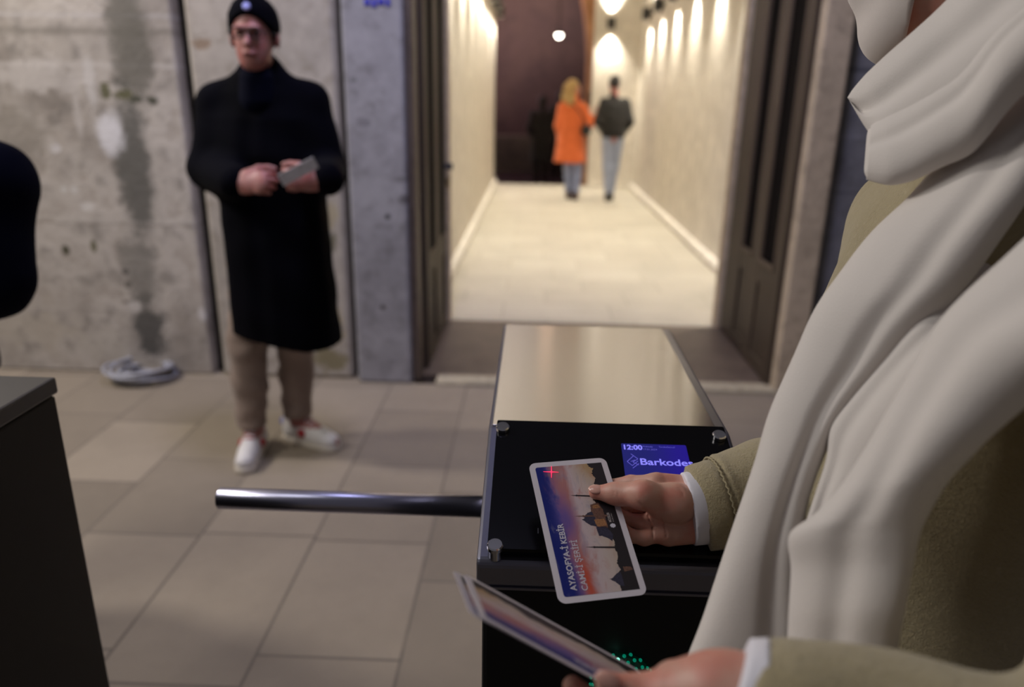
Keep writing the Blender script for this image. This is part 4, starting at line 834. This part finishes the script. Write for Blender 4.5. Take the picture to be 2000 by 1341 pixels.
cf = union([loft([(.72, -1.68, 1.86, .19, .16), (1.0, -1.67, 1.86, .19, .155), (1.25, -1.65, 1.85, .205, .15), (1.36, -1.64, 1.84, .19, .12), (1.43, -1.64, 1.84, .10, .08)], 2.3), limb([(-1.80, 1.86, 1.36), (-1.86, 1.84, 1.10), (-1.84, 1.68, .94)], [.085, .08, .06]), limb([(-1.45, 1.80, 1.33), (-1.287, 1.76, 1.26), (-1.300, 1.72, 1.02), (-1.37, 1.55, .97)], [.085, .088, .080, .06], .02)], .04)
sdf('navy_coat', wr_noise(cf, .003, 18), (-2.1, 1.35, .68), (-1.1, 2.1, 1.56), .011, M_navy, nv)
for k in 'LR':
    sdf('trouser_leg', inter(limb([J['hip' + k], J['kn' + k], J['an' + k]], [.10, .08, .065]), half((0, 0, .05), (0, 0, -1))), A3(J['an' + k]) - [.17, .2, .06], A3(J['hip' + k]) + [.17, .2, .13], .013, M_navy, nv)
    shoe(nv, J['an' + k], J['toe' + k], M_lampb, M_lampb)
sdf('hair', inter(grow(ell(q(0, -.012, .042), (.078, .096, .09)), .008), half(q(0, .05, .0), unit(q(0, 1, 0) - q(0, 0, 0)) * .9 + A3([0, 0, -.35]))), A3(J['head']) - .16, A3(J['head']) + .18, .009, M_haird, nv)
#@@W
# --- the woman at the reader: cream scarf, beige fleece coat
wb = np.array([.50, .70, 0.])
lady = root('person', wb, 'woman in beige coat, long ivory scarf and white mask, holding the ticket to the reader', 'person')
T = lambda px, py, off: D(px, py, tkd(px, py) + off)            # off > 0: behind the ticket
vd = unit(ray(1280, 990))                                       # viewing direction near the hand
# right hand
wr = D(1362, 990, .835)
fing = [
    [D(1278, 944, .842), D(1232, 944, .858), T(1190, 950, .016), T(1156, 960, .014)],
    [D(1284, 982, .838), D(1240, 986, .850), T(1212, 986, .024), T(1190, 976, .016)],
    [D(1290, 1014, .832), D(1248, 1020, .838), T(1222, 1014, .024), T(1204, 1000, .015)],
    [D(1296, 1042, .826), D(1258, 1050, .826), T(1232, 1046, .022), T(1218, 1032, .014)]]
frad = [[.0104, .0094, .0082, .0068], [.0100, .0089, .0082, .0070], [.0098, .0087, .0080, .0068], [.0092, .0083, .0074, .0062]]
FS = [union([cone(p[j], p[j + 1], r_[j], r_[j + 1]) for j in range(3)], .004) for p, r_ in zip(fing, frad)]
palm = union([cone(D(1372, 966, .842), D(1285, 948, .842), .0205, .0150, vd, .75), cone(D(1372, 985, .838), D(1292, 984, .838), .022, .0145, vd, .75), cone(D(1372, 1005, .834), D(1298, 1014, .832), .0215, .0140, vd, .75), cone(D(1372, 1022, .83), D(1306, 1042, .827), .0210, .0140, vd, .8),
              cone(D(1440, 985, .86), D(1365, 990, .835), .030, .0290, vd, .8)], .012)
thA, thB, thC, thD = D(1322, 980, .820), D(1256, 966, .812), T(1205, 964, -.016), T(1164, 961, -.0085)
thumb = union([cone(D(1350, 975, .836), thA, .015, .0175), cone(thA, thB, .0175, .0138), cone(thB, thC, .0136, .0100), cone(thC, thD, .0098, .0080, vd, .9), ell(D(1302, 984, .824), (.024, .0165, .0175), (unit(thB - thA), np.cross(unit(thB - thA), vd), vd))], .014)
def rhand(P):
    g = FS[0](P)
    for o_ in FS[1:]: g = smin(g, o_(P), .0010)
    d = smin(palm(P), g, .0055); d = smin(d, thumb(P), .0045)
    # palm creases and knuckle lines
    c = (P - O) @ RC; X_ = CX + F * c[:, 0] / -c[:, 2]; Y_ = CY - F * c[:, 1] / -c[:, 2]
    front = np.clip((.835 + .004 - (-c[:, 2])) / .006, 0, 1)
    for (xa, ya, xb, yb, am, wd) in ((1264, 1002, 1276, 1054, .0016, 1.7), (1288, 1004, 1302, 1052, .0012, 1.6), (1322, 950, 1336, 972, .0007, 1.5), (1330, 944, 1342, 962, .0006, 1.5), (1244, 978, 1262, 1000, .0012, 1.8), (1196, 956, 1198, 970, .0004, 1.4), (1203, 955, 1206, 972, .0004, 1.4)):
        L = math.hypot(xb - xa, yb - ya); ux, uy = (xb - xa) / L, (yb - ya) / L; t = (X_ - xa) * ux + (Y_ - ya) * uy; q_ = (X_ - xa) * -uy + (Y_ - ya) * ux + 3 * np.sin(t / L * 3.1)
        d = d + am * front * np.exp(-(q_ / wd) ** 2) * np.clip(t / 6, 0, 1) * np.clip((L - t) / 6, 0, 1)
    return d
# left hand (below, nearer)
lw = D(1432, 1352, .475)
def Lp(px, py, d): return D(px, py, d)
lth = union([cone(Lp(1385, 1362, .475), Lp(1320, 1360, .485), .022, .0185), cone(Lp(1320, 1360, .485), Lp(1252, 1358, .49), .0165, .0120), cone(Lp(1252, 1358, .49), Lp(1186, 1334, .488), .0115, .0078)], .010)
lpalm = union([cone(Lp(1480, 1370, .47), Lp(1400, 1365, .475), .026, .026, vd, .8), cone(Lp(1420, 1350, .475), Lp(1320, 1340, .50), .022, .017), cone(Lp(1420, 1380, .475), Lp(1320, 1390, .51), .024, .018), cone(Lp(1420, 1400, .475), Lp(1330, 1430, .50), .022, .016)], .015)
lf = [[Lp(1320, 1362, .53), Lp(1235, 1395, .555), Lp(1165, 1375, .553), Lp(1118, 1338, .548)], [Lp(1325, 1392, .525), Lp(1240, 1430, .55), Lp(1170, 1420, .556), Lp(1122, 1385, .556)], [Lp(1330, 1422, .52), Lp(1260, 1465, .54), Lp(1195, 1460, .55), Lp(1150, 1430, .55)], [Lp(1335, 1445, .51), Lp(1285, 1490, .52), Lp(1230, 1490, .53), Lp(1195, 1465, .53)]]
LF = [union([cone(p[j], p[j + 1], r_[j], r_[j + 1]) for j in range(3)], .004) for p, r_ in zip(lf, [[.0105, .0095, .0084, .0072]] * 3 + [[.009, .0085, .0075, .0062]])]
def lhand(P):
    g = LF[0](P)
    for o_ in LF[1:]: g = smin(g, o_(P), .0022)
    return smin(smin(lpalm(P), g, .010), lth(P), .006)
# arms (world joints)
sR, eR = A3((.48, .94, 1.32)), D(1700, 985, 1.0); sL, eL = A3((.55, .62, 1.31)), D(2300, 1600, .40)
wR_, wL_ = D(1400, 985, .848), D(1470, 1362, .47)
hc = D(1897, -135, .80); look = unit(A3((-1, .42, -.25)))
hs, q = head_sdf(hc, look, unit(A3((-.2, .06, 1))), .98)
core = union([hs, cone(q(0, -.02, -.07), (.49, .80, 1.38), .050, .055), cone((.51, .79, 1.25), (.53, .77, .95), .11, .105), cone(sR, sL, .05, .05), limb([sR, eR, wR_], [.046, .040, .028]), limb([sL, eL, wL_], [.046, .038, .026]),
              limb([(.54, .85, .90), (.53, .85, .48), (.53, .84, .09)], [.085, .055, .038]), limb([(.54, .70, .90), (.52, .63, .48), (.52, .58, .09)], [.085, .055, .038]), cone((.53, .84, .07), (.40, .84, .04), .038, .028), cone((.52, .58, .07), (.39, .57, .04), .038, .028)], .03)
V1, F1 = nets(core, (.0, .25, -.01), (.80, 1.15, 1.80), .011)
lo, hi = bounds([p for f_ in fing for p in f_] + [D(1440, 985, .86)], .03); V2, F2 = nets(rhand, lo, hi, .0016)
lo, hi = bounds([p for f_ in lf for p in f_] + [Lp(1480, 1370, .47), Lp(1186, 1322, .488)], .03); V3, F3 = nets(lhand, lo, hi, .0020)
Vb = np.concatenate([V1, V2, V3]); Fb = np.concatenate([F1, F2 + len(V1), F3 + len(V1) + len(V2)])
mesh('body', Vb, Fb, M_skin, lady, True)
# nails
nd = unit(thD - thC); up0 = -RC @ np.array([0, -1., 0]); nU = unit(-vd + .75 * up0); nU = unit(nU - nd * (nU @ nd)); nW = np.cross(nd, nU); nc = thD + nU * .0064 - nd * .0008
sdf('fingernail', ell(nc, (.0088, .0060, .0024), (nd, nW, nU)), nc - .012, nc + .012, .0006, M_nail, lady, label='glossy painted thumbnail')
nd2 = unit(Lp(1186, 1334, .488) - Lp(1252, 1358, .49)); nc2 = Lp(1186, 1328, .4818); sdf('fingernail', ell(nc2, (.0080, .0058, .0030), (nd2, np.cross(nd2, vd), vd)), nc2 - .012, nc2 + .012, .0009, M_nail, lady)
# sleeves
axR = unit(eR - wR_)
c0 = D(1352, 992, .835); cA = D(1376, 988, .842); cB = D(1440, 975, .87)
shirt = inter(cone(c0, cA + (cB - cA) * .5, .0405, .043, vd, .82), half(D(1339, 990, .832), unit(c0 - cB) + 0 * vd))
def tubecut(f, p, n, inner): return sub(inter(f, half(p, n)), inner, .001)
n_ = unit(D(1335, 1000, .834) - D(1440, 968, .87)) ; n_ = unit(n_ + 0.18 * unit(D(1340, 930, .834) - D(1340, 1060, .834)))
shell = cone(D(1345, 993, .833), D(1440, 980, .865), .0405, .044, vd, .82)
lo, hi = bounds([c0, cB], .07)
sdf('shirt_cuff', inter(inter(shell, half(D(1343, 990, .833), unit(D(1200, 1010, .833) - D(1340, 990, .833)))), half(D(1440, 980, .865), -n_)), lo, hi, .0022, M_shirt, lady)
sl = union([cone(D(1380, 988, .842), D(1455, 975, .875), .0495, .052, vd, .85), cone(D(1455, 975, .875), D(1500, 975, .90), .053, .066), cone(D(1500, 975, .90), D(1560, 985, .93), .066, .066), cone(D(1560, 985, .93), eR, .064, .074), cone(eR, sR, .078, .085)], .03)
ns_ = unit(D(1340 - 170, 990 + 43, .84) - D(1340, 990, .84)); cuffcut = half(D(1360, 990, .842), ns_)
seamP = D(1412, 985, .856)
def sleeve(P):
    d = sl(P); x = (P - seamP) @ ns_; d = d + .0030 * np.exp(-(x / .0035) ** 2) - .0016 * np.exp(-((x + .007) / .004) ** 2) + .0018 * np.sin(P[:, 0] * 60 + P[:, 2] * 35) * np.clip(-x * 20, 0, 1)
    return np.maximum(d, cuffcut(P))
lo, hi = bounds([D(1380, 988, .842), eR, sR], .12)
V1, F1 = nets(sleeve, D(1360, 990, .84) - [.02, .09, .09], D(1440, 990, .87) + [.07, .10, .10], .0022) if False else nets(sleeve, lo, hi, .0042)
# left sleeve
lsl = union([cone(Lp(1462, 1386, .462), Lp(1560, 1425, .455), .038, .042), cone(Lp(1560, 1425, .455), Lp(1760, 1462, .45), .042, .050), cone(Lp(1760, 1462, .45), eL, .050, .066), cone(eL, sL, .070, .085)], .03)
lcut = half(Lp(1452, 1360, .465), unit(Lp(1400, 1352, .47) - Lp(1500, 1372, .46)) + .25 * unit(Lp(1400, 1300, .47) - Lp(1400, 1400, .47)))
lsleeve = wr_noise(inter(lsl, lcut), .0022, 34)
torso = loft([(.62, .52, .76, .235, .21), (.80, .52, .76, .225, .20), (.95, .515, .77, .215, .195), (1.10, .51, .78, .20, .19), (1.25, .505, .79, .165, .185), (1.34, .50, .80, .132, .17), (1.41, .495, .80, .09, .11), (1.46, .49, .81, .08, .08)], 2.25, fold_noise(.018, 5, .3, 4.))
coatf = wr_noise(union([torso, cone(sR - [.0, .02, .0], sL + [0, .02, 0], .085, .085)], .04), .003, 15)
V2, F2 = nets(coatf, (.15, .35, .60), (.85, 1.10, 1.60), .009)
lo, hi = bounds([Lp(1462, 1368, .462), eL, sL], .11); V3, F3 = nets(lsleeve, lo, hi, .006)
# coat body, right sleeve and left sleeve make one garment
Vb = np.concatenate([V1, V2, V3]); Fb = np.concatenate([F1, F2 + len(V1), F3 + len(V1) + len(V2)])
fc = mesh('fleece_coat', Vb, Fb, M_fleece, lady, True)
# stitched seam around the cuff
pts = []
U_ = unit(np.cross(ns_, vd)); W2 = unit(np.cross(ns_, U_)); cen = D(1410, 984, .856)
for k in range(0, 97):
    a_ = 2 * math.pi * k / 96; dr = U_ * math.cos(a_) + W2 * math.sin(a_); t0 = .02
    lo_, hi_ = .02, .09
    for _ in range(24):
        mid = (lo_ + hi_) / 2
        if sl((cen + dr * mid)[None])[0] < 0: lo_ = mid
        else: hi_ = mid
    pts.append(cen + dr * (lo_ + .0002 + .0008 * (k % 2)) + ns_ * (.0010 if k % 2 else -.0010))
MB().tube(pts, .0014, 6).build('cuff_seam', M_fleece_seam, fc, True)
lo, hi = bounds([Lp(1440, 1358, .47), Lp(1500, 1370, .46)], .05)
sdf('shirt_cuff', inter(inter(cone(Lp(1430, 1362, .466), Lp(1500, 1372, .460), .0345, .038), half(Lp(1432, 1356, .47), unit(Lp(1400, 1352, .47) - Lp(1500, 1372, .46)) + .25 * unit(Lp(1400, 1300, .47) - Lp(1400, 1400, .47)))), half(Lp(1500, 1370, .46), unit(Lp(1500, 1372, .46) - Lp(1400, 1352, .47)))), lo, hi, .003, M_shirt, lady)
# face mask over the lower face, ear loop, earring, hair
axq = (q(1, 0, 0) - q(0, 0, 0), q(0, 1, 0) - q(0, 0, 0), q(0, 0, 1) - q(0, 0, 0))
mf = inter(inter(grow(union([ell(q(0, .028, -.045), (.060, .068, .070), axq), ell(q(0, .075, -.085), (.040, .036, .036), axq), cone(q(0, .09, -.01), q(0, .105, -.03), .012, .016)], .03), .006), half(q(0, .052, -.03), unit(-axq[1] - .25 * axq[2]))), half(q(0, .1, .01), axq[2]))
sdf('face_mask', mf, q(0, .04, -.05) - .14, q(0, .04, -.05) + .14, .0045, M_mask, lady)
for sg in (-1, 1): MB().tube([q(sg * .058, .035, -.02), q(sg * .078, .0, -.0), q(sg * .084, -.02, .01)], .0012, 6).build('ear_loop', M_mask, lady, True)
ec = q(-.083, .002, -.045) if np.hypot(*(np.array(prj(q(-.083, .0, -.045))) - np.array([1790, 50]))) < np.hypot(*(np.array(prj(q(.083, .0, -.045))) - np.array([1790, 50]))) else q(.083, .002, -.045)
MB().lathe(ec, ec - [0, 0, .022], [(0, .001), (.2, .004), (.5, .0065), (.8, .004), (1, .001)], 16).build('earring', M_chrome, lady, True)
sdf('hair', inter(grow(ell(q(0, -.015, .035), (.078, .1, .094), axq), .012), half(q(0, .045, .02), unit(axq[1] * .9 - axq[2] * .45))), q(0, 0, 0) - .17, q(0, 0, 0) + .18, .008, M_haird, lady)
for y_, tx in ((.82, .37), (.58, .36)):
    sdf('trouser_leg', inter(limb([(.52, y_ * .9 + .07, .85), (.52, y_, .48), (.53, y_, .09)], [.105, .078, .062]), half((0, 0, .05), (0, 0, -1))), (.3, y_ - .2, .03), (.75, y_ + .2, 1.0), .013, M_jean, lady)
    shoe(lady, (.53, y_, .09), (.38, y_, 0), M_lampb, M_lampb, 'shoe', .92)
# scarf: padded cloth bands, each a closed tube with folds
def cr(P, n):
    P = np.array(P, float); t = np.linspace(0, len(P) - 1, n); out = []
    for x in t:
        i = min(int(x), len(P) - 2); f_ = x - i; p0 = P[max(i - 1, 0)]; p1 = P[i]; p2 = P[i + 1]; p3 = P[min(i + 2, len(P) - 1)]
        out.append(.5 * ((2 * p1) + (-p0 + p2) * f_ + (2 * p0 - 5 * p1 + 4 * p2 - p3) * f_ ** 2 + (-p0 + 3 * p1 - 3 * p2 + p3) * f_ ** 3))
    return np.array(out)
def band(L, R, bulge, folds=(), thick=.35, nu=70, nv=56, pw_=2.4):
    """L, R: (px, py, depth) rails; bulge: list along the band (m); folds: (s0, s1, depth m, width) grooves running along the band"""
    L3 = cr([D(*p) for p in L], nu); R3 = cr([D(*p) for p in R], nu); B = np.interp(np.linspace(0, 1, nu), np.linspace(0, 1, len(bulge)), bulge) * .75
    V = []
    for i in range(nu):
        c = R3[i] - L3[i]; mid = (L3[i] + R3[i]) / 2; vw = unit(mid - O); n = -(vw - unit(c) * (vw @ unit(c))); n = unit(n); u = i / (nu - 1)
        ring = []
        for k in range(nv * 2):
            fr = k < nv; s = (k + .0) / nv if fr else 1 - (k - nv) / nv
            e = 1 - abs(2 * s - 1) ** pw_; e = max(e, 0) ** (1 / pw_)
            h_ = B[i] * e if fr else -B[i] * thick * e
            if fr:
                for (sa, sb, am, wd) in folds:
                    sc = sa + (sb - sa) * u; h_ -= am * math.exp(-((s - sc) / wd) ** 2) * e
            ring.append(L3[i] + c * s + n * h_)
        V += ring
    m_ = nv * 2; Fs = []
    for i in range(nu - 1):
        for k in range(m_): Fs.append((i * m_ + k, i * m_ + (k + 1) % m_, (i + 1) * m_ + (k + 1) % m_, (i + 1) * m_ + k))
    Fs.append(tuple(range(m_))); Fs.append(tuple((nu - 1) * m_ + k for k in range(m_)))
    return V, Fs
sb = MB()
# upper wrap with its pointed fold
sb.add(*band([(2180, -330, .66), (2010, -150, .68), (1905, -28, .70), (1838, 38, .715), (1780, 85, .725), (1735, 118, .735), (1695, 150, .745), (1668, 175, .75), (1656, 192, .75)],
             [(2200, 60, .58), (2050, 130, .60), (1960, 185, .62), (1890, 225, .64), (1840, 250, .66), (1790, 272, .68), (1740, 285, .70), (1700, 262, .725), (1662, 202, .745)], [.05, .055, .05, .045, .04, .034, .026, .014, .004], [(.62, .50, .008, .12)], .5))
# second turn under it, ending in the rolled lower edge
sb.add(*band([(2200, -60, .58), (2060, 20, .61), (1960, 90, .635), (1880, 150, .66), (1820, 190, .68), (1770, 215, .70), (1730, 235, .715), (1700, 255, .725)],
             [(2200, 60, .54), (2070, 110, .57), (1985, 185, .595), (1905, 288, .625), (1840, 322, .645), (1780, 350, .665), (1735, 358, .68), (1692, 348, .70)], [.04, .042, .042, .04, .036, .034, .030, .024], [(.45, .55, .004, .10)], .5))
sb.add(*band([(1702, 240, .735), (1697, 262, .727), (1694, 300, .72), (1692, 335, .715), (1700, 352, .71)], [(1830, 200, .69), (1826, 240, .685), (1822, 280, .68), (1815, 315, .675), (1800, 345, .672)], [.02, .03, .034, .03, .012], [(.5, .5, .004, .1)], .5, 30))
# long left fall
sb.add(*band([(1965, 200, .69), (1880, 285, .69), (1840, 325, .70), (1790, 388, .71), (1720, 455, .715), (1650, 540, .715), (1600, 610, .71), (1560, 690, .705), (1508, 800, .70), (1475, 900, .69), (1440, 1000, .68), (1400, 1120, .67), (1370, 1210, .66), (1335, 1300, .65), (1300, 1400, .64)],
             [(2230, 60, .60), (2110, 200, .60), (2060, 290, .60), (2010, 380, .60), (1950, 470, .61), (1885, 560, .62), (1800, 650, .635), (1740, 720, .645), (1672, 790, .655), (1625, 860, .66), (1585, 960, .66), (1570, 1040, .655), (1570, 1130, .65), (1580, 1260, .64), (1590, 1400, .63)], [.03, .035, .04, .045, .05, .05, .045, .04, .038, .036, .034, .032, .03, .03], [(.80, .66, .007, .10)], .4, 90))
# inner gather between the two falls
sb.add(*band([(1925, 470, .70), (1875, 560, .66), (1800, 625, .64), (1730, 710, .65), (1670, 780, .655), (1628, 835, .655), (1618, 900, .65), (1596, 965, .645), (1572, 1030, .64), (1556, 1100, .64)],
             [(2060, 500, .68), (1990, 600, .63), (1920, 700, .60), (1850, 790, .595), (1790, 860, .60), (1740, 930, .605), (1700, 980, .61), (1670, 1020, .615), (1650, 1060, .62), (1640, 1120, .62)], [.02, .026, .03, .03, .028, .026, .024, .02, .018, .016], [(.35, .30, .004, .12)], .4, 70))
# near right fall, dropping from the corner
sb.add(*band([(2170, 300, .52), (2090, 400, .53), (2000, 500, .545), (1912, 590, .56), (1866, 650, .57), (1812, 745, .575), (1755, 830, .58), (1700, 900, .585), (1652, 955, .588), (1598, 1003, .59), (1545, 1043, .592), (1548, 1110, .59), (1545, 1200, .585), (1540, 1290, .58), (1530, 1400, .57)],
             [(2420, 560, .42), (2330, 610, .43), (2220, 650, .445), (2120, 700, .46), (2050, 745, .475), (1985, 800, .49), (1930, 850, .50), (1890, 895, .51), (1855, 935, .52), (1825, 985, .53), (1800, 1035, .535), (1785, 1100, .535), (1768, 1190, .53), (1752, 1280, .53), (1740, 1400, .52)], [.03, .035, .04, .045, .048, .048, .046, .044, .042, .038, .032, .030, .030, .028, .028], [(.60, .52, .004, .14)], .4, 100))
scf = sb.build('scarf', M_scarf, lady, True)
# small red embroidery line on the coat front beside the scarf
MB().tube([D(1669, 503, .700), D(1680, 486, .698), D(1692, 470, .696)], .0012, 6).build('red_embroidery', M_red, scf, True)
